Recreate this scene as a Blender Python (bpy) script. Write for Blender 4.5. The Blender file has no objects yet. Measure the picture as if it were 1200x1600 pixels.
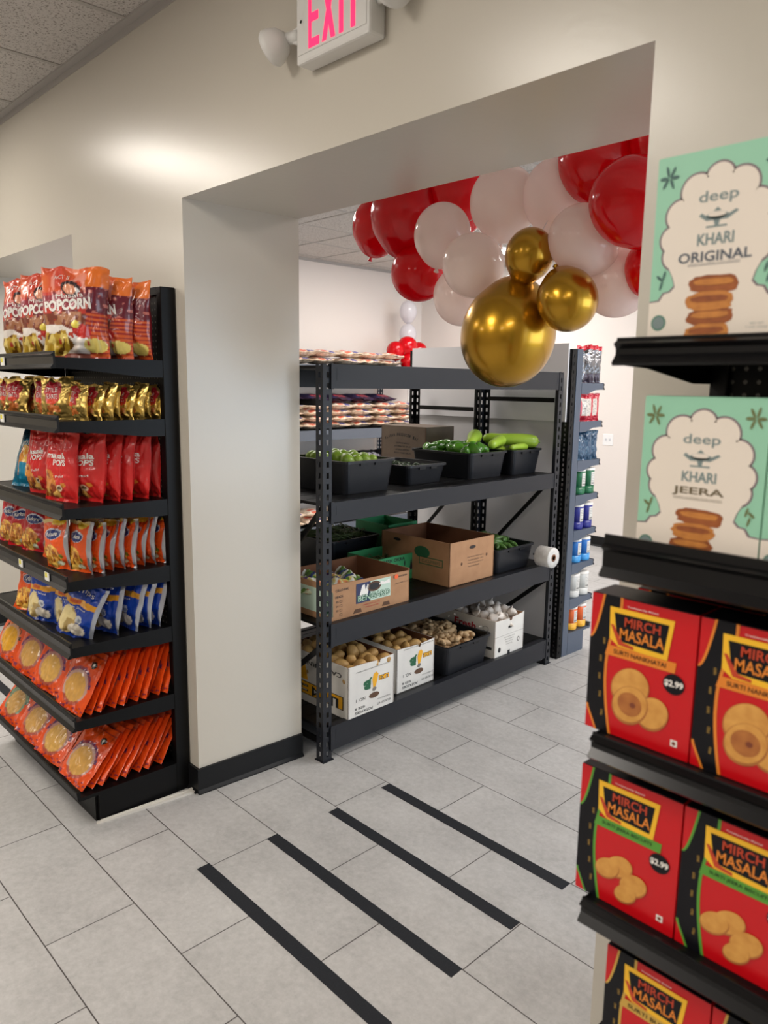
import bpy, math, random
import numpy as np
from mathutils import Matrix, Vector

random.seed(7)
PI = math.pi
SC = bpy.context.scene
COL = SC.collection

# ------------------------------------------------------------------ camera
cam_d = bpy.data.cameras.new('camera')
cam = bpy.data.objects.new('camera', cam_d)
COL.objects.link(cam)
cam_d.sensor_fit = 'VERTICAL'
cam_d.sensor_height = 36.0
cam_d.sensor_width = 27.0
cam_d.lens = 36.0 * 1183.3 / 1600.0
cam_d.clip_start = 0.05
_yaw, _pit, _rol = math.radians(-46.22547827), math.radians(9.58923381), math.radians(0.75086649)
def _rz(a): return Matrix(((math.cos(a), -math.sin(a), 0), (math.sin(a), math.cos(a), 0), (0, 0, 1)))
def _rx(a): return Matrix(((1, 0, 0), (0, math.cos(a), -math.sin(a)), (0, math.sin(a), math.cos(a))))
_R = _rz(_rol) @ _rx(_pit) @ Matrix(((1, 0, 0), (0, 0, -1), (0, 1, 0))) @ _rz(_yaw)
_M = Matrix((_R[0], -_R[1], -_R[2])).transposed().to_4x4()
_M.translation = Vector((0, 0, 1.8))
cam.matrix_world = _M
cam_d.dof.use_dof = True
cam_d.dof.focus_distance = 3.4
cam_d.dof.aperture_fstop = 4.2
SC.camera = cam

# ------------------------------------------------------------------ world, exposure
SC.view_settings.view_transform = 'Standard'
SC.view_settings.look = 'None'
SC.view_settings.gamma = 1.0
SC.view_settings.use_curve_mapping = False
SC.view_settings.exposure = 0.0
world = bpy.data.worlds.new('daylight'); SC.world = world; world.use_nodes = True
world.node_tree.nodes['Background'].inputs[0].default_value = (0.62, 0.78, 1.0, 1)
world.node_tree.nodes['Background'].inputs[1].default_value = 1.0

NEAR_W = 30.0      # power of each near-room troffer
FAR_W = 37.0
DAY_W = 140.0
CEIL = 3.24
def area(name, loc, sx, sy, power, color, rot=(0, 0, 0), spread=180):
    l = bpy.data.lights.new(name, 'AREA'); l.shape = 'RECTANGLE'; l.size = sx; l.size_y = sy
    l.energy = power; l.color = color; l.spread = math.radians(spread)
    o = bpy.data.objects.new(name, l); o.location = loc; o.rotation_euler = rot; COL.objects.link(o)
    return o
# the daylight that comes in through the shop windows on the right of the produce room
area('window_daylight', (3.93, 4.9, 1.6), 2.3, 4.6, DAY_W, (0.74, 0.87, 1.0), (0, math.radians(90), 0))
NEAR_SPOTS = [(-4.807, 0.2), (-2.15, -0.45), (0.51, -0.45), (-2.15, -3.1), (0.51, -3.1), (-4.807, -3.1), (-7.47, -1.2)]
FAR_SPOTS = [(-4.9, 3.1), (-4.2, 5.2), (-0.8, 4.4), (1.9, 5.5), (-5.45, 6.35), (-0.8, 6.0)]
WARM = (1.0, 0.93, 0.85); FARC = (1.0, 0.96, 0.94)

# ------------------------------------------------------------------ materials
def lin(c):
    c = np.asarray(c, float) / 255.0
    return np.where(c <= 0.04045, c / 12.92, ((c + 0.055) / 1.055) ** 2.4)
def L4(c): return tuple(lin(c)) + (1.0,)
MATS = {}
def mat(name, rgb, rough=0.5, metal=0.0, spec=0.5, noise=None, bump=None, coat=0.0, trans=0.0, vary=None):
    if name in MATS: return MATS[name]
    m = bpy.data.materials.new(name); m.use_nodes = True; MATS[name] = m
    nt = m.node_tree; N = nt.nodes; Lk = nt.links; b = N['Principled BSDF']
    b.inputs['Base Color'].default_value = L4(rgb)
    b.inputs['Roughness'].default_value = rough
    b.inputs['Metallic'].default_value = metal
    b.inputs['Specular IOR Level'].default_value = spec
    b.inputs['Coat Weight'].default_value = coat
    b.inputs['Coat Roughness'].default_value = 0.08
    if trans: b.inputs['Transmission Weight'].default_value = trans
    tc = N.new('ShaderNodeTexCoord')
    src = None
    if noise:                                            # (scale, rgb2, contrast)
        t = N.new('ShaderNodeTexNoise'); t.inputs['Scale'].default_value = noise[0]; t.inputs['Detail'].default_value = 6
        Lk.new(tc.outputs['Object'], t.inputs['Vector'])
        r = N.new('ShaderNodeValToRGB'); w = noise[2]
        r.color_ramp.elements[0].position = 0.5 - w; r.color_ramp.elements[1].position = 0.5 + w
        r.color_ramp.elements[0].color = L4(rgb); r.color_ramp.elements[1].color = L4(noise[1])
        Lk.new(t.outputs['Fac'], r.inputs['Fac']); src = r.outputs['Color']
    if vary:
        oi = N.new('ShaderNodeObjectInfo'); hs = N.new('ShaderNodeHueSaturation')
        mr = N.new('ShaderNodeMapRange'); mr.inputs['To Min'].default_value = 1 - vary; mr.inputs['To Max'].default_value = 1 + vary
        Lk.new(oi.outputs['Random'], mr.inputs['Value']); Lk.new(mr.outputs['Result'], hs.inputs['Value'])
        if src: Lk.new(src, hs.inputs['Color'])
        else: hs.inputs['Color'].default_value = L4(rgb)
        src = hs.outputs['Color']
    if src: Lk.new(src, b.inputs['Base Color'])
    if bump:
        t = N.new('ShaderNodeTexNoise'); t.inputs['Scale'].default_value = bump[0]; t.inputs['Detail'].default_value = 4
        Lk.new(tc.outputs['Object'], t.inputs['Vector'])
        bp = N.new('ShaderNodeBump'); bp.inputs['Strength'].default_value = bump[1]; bp.inputs['Distance'].default_value = bump[2]
        Lk.new(t.outputs['Fac'], bp.inputs['Height']); Lk.new(bp.outputs['Normal'], b.inputs['Normal'])
    return m
def emis(name, rgb, s):
    if name in MATS: return MATS[name]
    m = bpy.data.materials.new(name); m.use_nodes = True; MATS[name] = m
    b = m.node_tree.nodes['Principled BSDF']; b.inputs['Base Color'].default_value = L4(rgb)
    b.inputs['Emission Color'].default_value = L4(rgb); b.inputs['Emission Strength'].default_value = s
    return m
def film(name, rough=0.28, coat=0.3):                    # printed plastic; colour and foil amount come from the printed artwork attribute
    if name in MATS: return MATS[name]
    m = bpy.data.materials.new(name); m.use_nodes = True; MATS[name] = m
    nt = m.node_tree; b = nt.nodes['Principled BSDF']
    a = nt.nodes.new('ShaderNodeAttribute'); a.attribute_name = 'Print'
    nt.links.new(a.outputs['Color'], b.inputs['Base Color']); nt.links.new(a.outputs['Alpha'], b.inputs['Metallic'])
    b.inputs['Roughness'].default_value = rough; b.inputs['Coat Weight'].default_value = coat
    tc = nt.nodes.new('ShaderNodeTexCoord'); t = nt.nodes.new('ShaderNodeTexNoise'); t.inputs['Scale'].default_value = 28; t.inputs['Detail'].default_value = 3
    bp = nt.nodes.new('ShaderNodeBump'); bp.inputs['Strength'].default_value = 0.35; bp.inputs['Distance'].default_value = 0.004
    nt.links.new(tc.outputs['Object'], t.inputs['Vector']); nt.links.new(t.outputs['Fac'], bp.inputs['Height']); nt.links.new(bp.outputs['Normal'], b.inputs['Normal'])
    return m

M_WALL = mat('wall_paint', (203, 197, 185), 0.27, spec=0.6, bump=(35, 0.10, 0.004))
M_WALLF = mat('wall_paint_lit_copy', (232, 224, 218), 0.5, bump=(60, 0.1, 0.004))  # copy of the wall paint, lightened to hold the far room's brighter light
M_BASE = mat('black_vinyl', (17, 18, 20), 0.42, spec=0.3)
M_BLK = mat('black_steel', (7, 7, 8), 0.42, spec=0.22, bump=(300, 0.05, 0.001))
M_BLK2 = mat('glossy_black_steel', (8, 8, 10), 0.25, spec=0.35)
M_RACK = mat('dark_grey_steel', (27, 29, 35), 0.38, spec=0.35, bump=(200, 0.05, 0.001))
M_GREY = mat('blue_grey_steel', (92, 98, 108), 0.4)
M_TUB = mat('black_plastic', (24, 26, 31), 0.36, spec=0.35)
M_KRAFT = mat('kraft_cardboard', (176, 134, 98), 0.8, noise=(14, (162, 120, 86), 0.25))
M_KRAFTD = mat('grey_cardboard', (120, 104, 90), 0.85, noise=(14, (108, 94, 82), 0.25))
M_KIN = mat('cardboard_inside', (128, 84, 56), 0.85, noise=(10, (112, 72, 48), 0.25))
M_WCARD = mat('white_cardboard', (222, 219, 212), 0.6, noise=(6, (206, 203, 198), 0.2))
M_INK = mat('black_ink', (28, 28, 30), 0.6)
M_INKG = mat('green_ink', (32, 92, 60), 0.6)
M_INKY = mat('yellow_ink', (232, 168, 28), 0.6)
M_INKB = mat('navy_ink', (44, 50, 88), 0.6)
M_INKW = mat('white_ink', (236, 232, 226), 0.5)
M_INKR = mat('red_ink', (176, 30, 46), 0.6)
M_INKGY = mat('grey_ink', (120, 116, 112), 0.6)
M_LGREEN = mat('pale_green_ink', (190, 212, 196), 0.6)
M_CRATE = mat('green_crate_board', (52, 148, 92), 0.55)
M_WPLAS = mat('white_plastic', (226, 225, 222), 0.42)
M_TAG = mat('paper_tag', (236, 236, 232), 0.5)
M_TAGY = mat('yellow_tag', (226, 214, 60), 0.5)
M_PANEL = mat('white_panel', (216, 215, 217), 0.45)

# ------------------------------------------------------------------ mesh builder
class MB:
    def __init__(s): s.v = []; s.f = []; s.m = []; s.s = []
    def add(s, vs, fs, mi=0, sm=False):
        b = len(s.v); s.v.extend([tuple(map(float, p)) for p in vs])
        s.f.extend([tuple(i + b for i in f) for f in fs]); s.m.extend([mi] * len(fs)); s.s.extend([sm] * len(fs))
        return s
    def box(s, x0, y0, z0, x1, y1, z1, mi=0):
        x0, x1 = min(x0, x1), max(x0, x1); y0, y1 = min(y0, y1), max(y0, y1); z0, z1 = min(z0, z1), max(z0, z1)
        vs = [(x0, y0, z0), (x1, y0, z0), (x1, y1, z0), (x0, y1, z0), (x0, y0, z1), (x1, y0, z1), (x1, y1, z1), (x0, y1, z1)]
        return s.add(vs, [(0, 3, 2, 1), (4, 5, 6, 7), (0, 1, 5, 4), (1, 2, 6, 5), (2, 3, 7, 6), (3, 0, 4, 7)], mi)
    def prism(s, pts, fn, mi=0):                        # pts 2D CCW, fn(a,b,t) -> xyz with t in 0,1
        n = len(pts); vs = [fn(a, b, 0) for a, b in pts] + [fn(a, b, 1) for a, b in pts]
        fs = [tuple(range(n))[::-1], tuple(range(n, 2 * n))] + [(i, (i + 1) % n, n + (i + 1) % n, n + i) for i in range(n)]
        return s.add(vs, fs, mi)
    def poly(s, pts, fn, mi=0):
        return s.add([fn(a, b) for a, b in pts], [tuple(range(len(pts)))], mi)
    def tube(s, path, r, mi=0, seg=8, cap=True):
        path = [Vector(p) for p in path]; n = len(path)
        rs = r if hasattr(r, '__len__') else [r] * n
        t0 = (path[1] - path[0]).normalized(); up = Vector((0, 0, 1)) if abs(t0.z) < 0.9 else Vector((1, 0, 0))
        a = t0.cross(up).normalized(); vs = []
        for i, p in enumerate(path):
            t = (path[min(i + 1, n - 1)] - path[max(i - 1, 0)]).normalized()
            a = (a - t * a.dot(t)).normalized(); b = t.cross(a)
            for k in range(seg):
                w = 2 * PI * k / seg; vs.append(p + (a * math.cos(w) + b * math.sin(w)) * rs[i])
        fs = [(i * seg + k, i * seg + (k + 1) % seg, (i + 1) * seg + (k + 1) % seg, (i + 1) * seg + k) for i in range(n - 1) for k in range(seg)]
        if cap: fs += [tuple(range(seg))[::-1], tuple((n - 1) * seg + k for k in range(seg))]
        return s.add(vs, fs, mi, True)
    def lathe(s, prof, mi=0, seg=24, c=(0, 0, 0), sm=True):   # prof: (r,z)
        vs = []; n = len(prof)
        for r, z in prof:
            for k in range(seg):
                w = 2 * PI * k / seg; vs.append((c[0] + r * math.cos(w), c[1] + r * math.sin(w), c[2] + z))
        fs = [(i * seg + k, i * seg + (k + 1) % seg, (i + 1) * seg + (k + 1) % seg, (i + 1) * seg + k) for i in range(n - 1) for k in range(seg)]
        fs += [tuple(range(seg))[::-1], tuple((n - 1) * seg + k for k in range(seg))]
        return s.add(vs, fs, mi, sm)
    def text(s, txt, fn, cx, cy, w, h, mi=0, rot=0.0, bold=0.0, lift=0.0):
        v, f = glyphs(txt, bold)
        lo = v.min(0); hi = v.max(0); sz = np.maximum(hi - lo, 1e-6)
        p = (v - (lo + hi) / 2) * np.array([w / sz[0], h / sz[1]])
        c, q = math.cos(rot), math.sin(rot)
        return s.add([fn(cx + a * c - b * q, cy + a * q + b * c) for a, b in p], f, mi)
    def mesh(s, name, mats):
        me = bpy.data.meshes.new(name); me.from_pydata(s.v, [], s.f)
        for m in (mats if isinstance(mats, (list, tuple)) else [mats]): me.materials.append(m)
        me.polygons.foreach_set('material_index', s.m); me.polygons.foreach_set('use_smooth', s.s)
        me.update(); return me
    def build(s, name, mats, parent=None, bevel=0, loc=None, rot=None):
        o = bpy.data.objects.new(name, s.mesh(name, mats)); COL.objects.link(o)
        if parent: o.parent = parent
        if loc: o.location = loc
        if rot: o.rotation_euler = rot
        if bevel:
            b = o.modifiers.new('bevel', 'BEVEL'); b.width = bevel; b.segments = 2; b.limit_method = 'ANGLE'
        return o
_G = {}
def glyphs(txt, bold=0.0):
    if (txt, bold) in _G: return _G[(txt, bold)]
    cu = bpy.data.curves.new('t', 'FONT'); cu.body = txt; cu.size = 1; cu.resolution_u = 3; cu.offset = bold; cu.align_x = 'CENTER'
    o = bpy.data.objects.new('t', cu); COL.objects.link(o)
    dg = bpy.context.evaluated_depsgraph_get(); me = bpy.data.meshes.new_from_object(o.evaluated_get(dg))
    v = np.array([p.co[:2] for p in me.vertices]); f = [tuple(p.vertices) for p in me.polygons]
    if len(me.polygons) and me.polygons[0].normal.z < 0: f = [t[::-1] for t in f]
    bpy.data.objects.remove(o); bpy.data.meshes.remove(me); bpy.data.curves.remove(cu)
    _G[(txt, bold)] = (v, f); return v, f

def tagp(o, label, cat, group=None):
    o['label'] = label; o['category'] = cat
    if group: o['group'] = group
    return o
def thing(name, label, cat, loc=(0, 0, 0), rz=0, group=None, rot=None):
    o = bpy.data.objects.new(name, None); COL.objects.link(o); o.empty_display_size = 0.05
    o.location = loc; o.rotation_euler = rot if rot else (0, 0, rz)
    return tagp(o, label, cat, group)
def dup(root, loc, rot, label, group=None, scale=None):
    r = root.copy(); COL.objects.link(r); r.location = loc; r.rotation_euler = rot; r['label'] = label
    if scale: r.scale = scale
    if group: r['group'] = group
    for ch in list(root.children):
        c = ch.copy(); COL.objects.link(c); c.parent = r
        for g in list(ch.children):
            d = g.copy(); COL.objects.link(d); d.parent = c
    return r
def struct(o): o['kind'] = 'structure'; return o
ORD = ['first', 'second', 'third', 'fourth', 'fifth', 'sixth', 'seventh', 'eighth', 'ninth', 'tenth', 'eleventh', 'twelfth', 'thirteenth', 'fourteenth']

# ================================================================== SETTING
def floor_mat():
    m = bpy.data.materials.new('stone_vinyl_tiles'); m.use_nodes = True; nt = m.node_tree; N = nt.nodes; Lk = nt.links
    b = N['Principled BSDF']; tc = N.new('ShaderNodeTexCoord')
    mp = N.new('ShaderNodeMapping'); mp.inputs['Location'].default_value = (1.983 + 0.654 * 40, -1.335 + 0.3045 * 40, 0)
    Lk.new(tc.outputs['Object'], mp.inputs['Vector'])
    br = N.new('ShaderNodeTexBrick'); br.offset = 0.5; br.offset_frequency = 2; br.squash = 1.0
    br.inputs['Scale'].default_value = 1; br.inputs['Mortar Size'].default_value = 0.0021; br.inputs['Mortar Smooth'].default_value = 0.1
    br.inputs['Brick Width'].default_value = 0.654; br.inputs['Row Height'].default_value = 0.3045; br.inputs['Bias'].default_value = 0
    br.inputs['Color1'].default_value = (0.46, 0.46, 0.46, 1); br.inputs['Color2'].default_value = (0.54, 0.54, 0.54, 1); br.inputs['Mortar'].default_value = (0, 0, 0, 1)
    Lk.new(mp.outputs['Vector'], br.inputs['Vector'])
    n1 = N.new('ShaderNodeTexNoise'); n1.inputs['Scale'].default_value = 3.2; n1.inputs['Detail'].default_value = 9; n1.inputs['Roughness'].default_value = 0.68
    n2 = N.new('ShaderNodeTexNoise'); n2.inputs['Scale'].default_value = 38; n2.inputs['Detail'].default_value = 6; n2.inputs['Roughness'].default_value = 0.75
    mx = N.new('ShaderNodeMix'); mx.data_type = 'FLOAT'; mx.inputs[0].default_value = 0.5
    for n in (n1, n2): Lk.new(tc.outputs['Object'], n.inputs['Vector'])
    Lk.new(n1.outputs['Fac'], mx.inputs[2]); Lk.new(n2.outputs['Fac'], mx.inputs[3])
    ad = N.new('ShaderNodeMath'); ad.operation = 'ADD'; Lk.new(mx.outputs[0], ad.inputs[0]); 
    sb = N.new('ShaderNodeMath'); sb.operation = 'SUBTRACT'; Lk.new(br.outputs['Color'], sb.inputs[0]); sb.inputs[1].default_value = 0.5
    ml = N.new('ShaderNodeMath'); ml.operation = 'MULTIPLY'; Lk.new(sb.outputs[0], ml.inputs[0]); ml.inputs[1].default_value = 0.5
    Lk.new(ml.outputs[0], ad.inputs[1])
    rp = N.new('ShaderNodeValToRGB'); e = rp.color_ramp.elements
    e[0].position = 0.36; e[0].color = L4((161, 160, 159)); e[1].position = 0.62; e[1].color = L4((190, 189, 188))
    Lk.new(ad.outputs[0], rp.inputs['Fac'])
    mo = N.new('ShaderNodeMix'); mo.data_type = 'RGBA'; Lk.new(br.outputs['Fac'], mo.inputs[0]); Lk.new(rp.outputs['Color'], mo.inputs[6])
    mo.inputs[7].default_value = L4((66, 62, 60)); Lk.new(mo.outputs[2], b.inputs['Base Color'])
    b.inputs['Roughness'].default_value = 0.42
    bp = N.new('ShaderNodeBump'); bp.invert = True; bp.inputs['Strength'].default_value = 0.25; bp.inputs['Distance'].default_value = 0.002
    Lk.new(br.outputs['Fac'], bp.inputs['Height']); Lk.new(bp.outputs['Normal'], b.inputs['Normal'])
    return m
def ceil_mat():
    m = bpy.data.materials.new('acoustic_ceiling_tile'); m.use_nodes = True; nt = m.node_tree; N = nt.nodes; Lk = nt.links
    b = N['Principled BSDF']; tc = N.new('ShaderNodeTexCoord')
    n = N.new('ShaderNodeTexNoise'); n.inputs['Scale'].default_value = 110; n.inputs['Detail'].default_value = 5; n.inputs['Roughness'].default_value = 0.7
    Lk.new(tc.outputs['Object'], n.inputs['Vector'])
    rp = N.new('ShaderNodeValToRGB'); e = rp.color_ramp.elements
    e[0].position = 0.37; e[0].color = L4((120, 114, 108)); e[1].position = 0.47; e[1].color = L4((204, 200, 196))
    Lk.new(n.outputs['Fac'], rp.inputs['Fac']); Lk.new(rp.outputs['Color'], b.inputs['Base Color'])
    bp = N.new('ShaderNodeBump'); bp.inputs['Strength'].default_value = 0.5; bp.inputs['Distance'].default_value = 0.003
    Lk.new(n.outputs['Fac'], bp.inputs['Height']); Lk.new(bp.outputs['Normal'], b.inputs['Normal'])
    b.inputs['Roughness'].default_value = 0.9
    return m
YF, YB = 1.571, 2.118            # dividing wall faces
HD = 2.505                       # head height of the two openings
struct(MB().box(-9, -6, -0.1, 4, 7.8, 0).build('floor', floor_mat()))
ce = struct(MB().box(-9, -6, CEIL, 4, 7.8, CEIL + 0.1).build('ceiling', ceil_mat()))
mb = MB()
mb.box(-9, YF, 0, -5.85, YB, CEIL); mb.box(-0.85, YF, 0, 4, YB, CEIL)
mb.box(-5.85, YF, HD, -3.885, YB, CEIL); mb.box(-2.80, YF, HD, -0.85, YB, CEIL)
mb.prism([(-3.885, YF), (-2.80, YF), (-2.773, YB), (-3.885, YB)], lambda a, b, t: (a, b, CEIL * t))
struct(mb.build('wall_middle', M_WALL))
struct(MB().box(-7.45, YB, 0, -7.3, 7.8, CEIL).build('wall_left', M_WALLF))
struct(MB().box(-7.3, 7.65, 0, 4, 7.8, CEIL).build('wall_back', M_WALLF))
struct(MB().box(-9.1, -6, 0, -9, YF, CEIL).build('wall_far_left', M_WALL))
struct(MB().box(-9.1, -6.1, 0, 4.1, -6, CEIL).build('wall_front', M_WALL))
mb = MB(); mb.box(4, -6, 0, 4.12, 2.3, CEIL); mb.box(4, 7.4, 0, 4.12, 7.8, CEIL); mb.box(4, 2.3, 0, 4.12, 7.4, 0.4); mb.box(4, 2.3, 2.85, 4.12, 7.4, CEIL)
struct(mb.build('wall_right', M_WALLF))
for k in range(3):
    y0 = 2.3 + 1.7 * k
    fr = MB()
    for a in (y0, y0 + 1.65): fr.box(4.0, a, 0.4, 4.08, a + 0.05, 2.85)
    for z in (0.4, 2.8): fr.box(4.0, y0, z, 4.08, y0 + 1.7, z + 0.05)
    w = struct(fr.build('window_%d' % (k + 1), M_BLK))
bb = MB()
def bboard(name, x0, y0, x1, y1, nx, ny):
    m = MB(); q = 0.012; e = 0.022; H = 0.115
    prof = [(0, 0), (e, 0), (e, 0.006), (q, 0.018), (q, H), (0, H)]
    m.prism(prof, lambda a, b, t: ((x0 + (x1 - x0) * t) + nx * a, (y0 + (y1 - y0) * t) + ny * a, b))
    return struct(m.build(name, M_BASE))
bboard('baseboard_jamb', -2.80, YF - 0.012, -2.773, YB, 1, -0.05)
bboard('baseboard_middle', -3.885, YF, -2.80, YF, 0, -1)
bboard('baseboard_middle_right', -0.85, YF, 4, YF, 0, -1)
bboard('baseboard_second_jamb', -5.85, YF, -5.85, YB, 1, 0)
bboard('baseboard_middle_left', -9, YF, -5.85, YF, 0, -1)
bboard('baseboard_back', -7.3, 7.65, 4, 7.65, 0, -1)
bboard('baseboard_left', -7.3, YB, -7.3, 7.65, 1, 0)
# ceiling suspension grid and wall angles
M_GRID = mat('grid_metal', (176, 172, 168), 0.5)
g = MB(); w = 0.012
for k in range(-8, 12):
    x = -3.81 + 0.665 * k
    if x > -9 and x < 4: g.box(x - w, -6, CEIL - 0.004, x + w, YF - 0.04, CEIL + 0.02)
    if x > -7.25 and x < 4: g.box(x - w, YB + 0.04, CEIL - 0.004, x + w, 7.61, CEIL + 0.02)
for k in range(0, 7):
    y = 0.2 - 1.33 * k + 0.0
    if y > -6: g.box(-9, y - w, CEIL - 0.005, 4, y + w, CEIL + 0.02)
for k in range(-4, 5):
    y = 5.137 + 0.665 * k
    if y > YB + .05 and y < 7.6: g.box(-7.3, y - w, CEIL - 0.005, 4, y + w, CEIL + 0.02)
struct(g.build('trim_1', M_GRID))
a = MB(); a.box(-9, YF - 0.04, CEIL - 0.008, 4, YF, CEIL); a.box(-9, YF - 0.004, CEIL - 0.035, 4, YF, CEIL)
a.box(-7.3, YB, CEIL - 0.03, 4, YB + 0.02, CEIL); a.box(-7.3, 7.61, CEIL - 0.03, 4, 7.65, CEIL); a.box(-7.3, YB, CEIL - 0.03, -7.27, 7.65, CEIL)
struct(a.build('trim_2', M_GRID))

# ceiling troffers (lamps of the two rooms)
M_DIFF = emis('lamp_diffuser', (255, 246, 232), 5.0)
def troffer(x, y, power, color, label, sx=0.6, sy=1.26):
    t = thing('ceiling_light', label, 'ceiling light', (x, y, CEIL))
    f = MB()
    for s in (-1, 1):
        f.box(s * sx / 2, -sy / 2, -0.012, s * (sx / 2 + 0.03), sy / 2, 0.0)
        f.box(-sx / 2 - 0.03, s * sy / 2, -0.012, sx / 2 + 0.03, s * (sy / 2 + 0.03), 0.0)
    f.build('frame', M_WPLAS, t)
    MB().box(-sx / 2, -sy / 2, -0.008, sx / 2, sy / 2, -0.002).build('diffuser', M_DIFF, t)
    area('ceiling_lamp', (x, y, CEIL - 0.02), sx, sy, power, color)
NL = ['beside the second doorway', 'above the middle of the snack aisle', 'above the biscuit shelves', 'over the rear middle of the shop', 'over the rear corner by the window wall', 'over the rear corner of the shop', 'over the end aisle of the shop']
for (x, y), n in zip(NEAR_SPOTS, NL): troffer(x, y, NEAR_W, WARM, 'recessed white ceiling light panel ' + n, 0.6 if x != -4.807 else 0.62, 1.26)
NF = ['between the produce rack and the rice rack', 'behind the canister gondola', 'above the aisle past the balloons', 'near the produce room windows', 'in the corner by the balloon column', 'close to the back wall']
for (x, y), n in zip(FAR_SPOTS, NF): troffer(x, y, FAR_W, FARC, 'recessed white ceiling light panel ' + n)

# black tape strips on the floor
M_TAPE = mat('anti_slip_tape', (34, 37, 43), 0.75, spec=0.3, noise=(400, (24, 26, 31), 0.2), bump=(500, 0.3, 0.001))
for k, (xa, xb, ya) in enumerate([(-2.329, -1.336, 1.286), (-2.311, -1.332, 1.589), (-2.292, -1.334, 1.892), (-2.286, -1.332, 2.195)]):
    nm = ['first towards the shop', 'second from the shop side', 'third from the shop side', 'last, next to the produce rack'][k]
    o = MB().box(xa, ya, 0, xb, ya + 0.052, 0.0015).build('floor_tape', M_TAPE)
    tagp(o, 'black grip tape strip on the wide doorway floor, ' + nm, 'tape', 'tape strips across the wide doorway')
    if k < 3:
        o = MB().box(xa - 3.06, ya, 0, xb - 3.06, ya + 0.052, 0.0015).build('floor_tape', M_TAPE)
        tagp(o, 'black grip tape strip behind the snack shelves, ' + ['first', 'second', 'third'][k], 'tape', 'tape strips across the left doorway')

# ================================================================== SNACK GONDOLAS
def peg_mat():
    m = bpy.data.materials.new('pegboard_steel'); m.use_nodes = True; nt = m.node_tree; N = nt.nodes; Lk = nt.links
    b = N['Principled BSDF']; tc = N.new('ShaderNodeTexCoord'); mp = N.new('ShaderNodeMapping'); mp.inputs['Scale'].default_value = (40, 40, 40)
    Lk.new(tc.outputs['Object'], mp.inputs['Vector'])
    fr = N.new('ShaderNodeVectorMath'); fr.operation = 'FRACTION'; Lk.new(mp.outputs['Vector'], fr.inputs[0])
    sb = N.new('ShaderNodeVectorMath'); sb.operation = 'SUBTRACT'; sb.inputs[1].default_value = (0.5, 0.5, 0.5); Lk.new(fr.outputs[0], sb.inputs[0])
    mu = N.new('ShaderNodeVectorMath'); mu.operation = 'MULTIPLY'; mu.inputs[1].default_value = (1, 0, 1); Lk.new(sb.outputs[0], mu.inputs[0])
    ln = N.new('ShaderNodeVectorMath'); ln.operation = 'LENGTH'; Lk.new(mu.outputs[0], ln.inputs[0])
    lt = N.new('ShaderNodeMath'); lt.operation = 'LESS_THAN'; lt.inputs[1].default_value = 0.17; Lk.new(ln.outputs['Value'], lt.inputs[0])
    mx = N.new('ShaderNodeMix'); mx.data_type = 'RGBA'; Lk.new(lt.outputs[0], mx.inputs[0]); mx.inputs[6].default_value = L4((8, 8, 9)); mx.inputs[7].default_value = L4((112, 108, 102))
    Lk.new(mx.outputs[2], b.inputs['Base Color']); b.inputs['Roughness'].default_value = 0.45; b.inputs['Specular IOR Level'].default_value = 0.2
    return m
M_PEG = peg_mat()
def make_tag(parent, x, y, z):
    m = MB(); m.box(x - 0.022, y - 0.003, z - 0.017, x + 0.022, y, z + 0.017, 0); m.box(x - 0.016, y - 0.0036, z - 0.004, x + 0.006, y - 0.0029, z + 0.014, 1)
    return m.build('price_tag', [M_TAG, M_TAGY], parent)
def gondola(label, loc, W, D, H, shelves, rz=0, tags=(), fence=None, base=0.14, mt=None, group=None, back=None, name='gondola_shelving', lip=0.024):
    mt = mt or M_BLK
    t = thing(name, label, 'shelving', loc, rz, group)
    for x in (0, W - 0.035):
        MB().box(x, -0.065, 0, x + 0.035, 0, H).build('upright', mt, t, 0.003)
    MB().box(0.035, -0.05, base, W - 0.035, -0.035, H - 0.01).build('back_panel', M_PEG if back is None else back, t)
    MB().box(0.035, -0.064, H - 0.03, W - 0.035, -0.004, H).build('top_rail', mt, t)
    m = MB(); m.box(0.0, -D, base - 0.018, W, -0.065, base - 0.004)
    m.prism([(-D - 0.012, base + 0.024), (-D - 0.016, base + 0.02), (-D - 0.012, base - 0.012), (-D, base - 0.022), (-D, base + 0.024)], lambda a, b, s: (W * s, a, b))
    m.build('base_deck', mt, t)
    m = MB(); m.box(0.02, -D + 0.065, 0, W - 0.02, -D + 0.085, base - 0.018); m.box(0.0, -D + 0.075, 0, 0.02, -0.066, base - 0.018); m.box(W - 0.02, -D + 0.075, 0, W, -0.066, base - 0.018)
    m.build('kick_plate', mt, t)
    for k, s in enumerate(shelves):
        m = MB(); m.box(0.004, -D, s - 0.012, W - 0.004, -0.066, s)
        for x in (0.0, W - 0.004):
            m.prism([(-D, s + 0.002), (-D, s - 0.038), (-D + 0.1, s - 0.042), (-0.14, s - 0.066), (-0.066, s - 0.066), (-0.066, s + 0.002)][::-1], lambda a, b, q: (x + 0.004 * q, a, b))
        sh = m.build('shelf', mt, t)
        zt = s + lip + (0.028 if fence == k else 0); zs_ = min(zt - 0.004, s + 0.018)
        m = MB()
        m.prism([(-D, zt), (-D - 0.006, zt), (-D - 0.006, zs_), (-D - 0.016, zs_ - 0.006), (-D - 0.008, zs_ - 0.014), (-D - 0.008, s - 0.022), (-D - 0.02, s - 0.036), (-D - 0.016, s - 0.04), (-D, s - 0.038)], lambda a, b, q: (W * q, a, b))
        m.build('price_rail', M_BLK2, sh)
        for (kk, x) in tags:
            if kk == k: make_tag(sh, x, -D - 0.011, s - 0.008)
    return t
SH = [0.46, 0.765, 1.032, 1.315, 1.645, 1.88]
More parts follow.
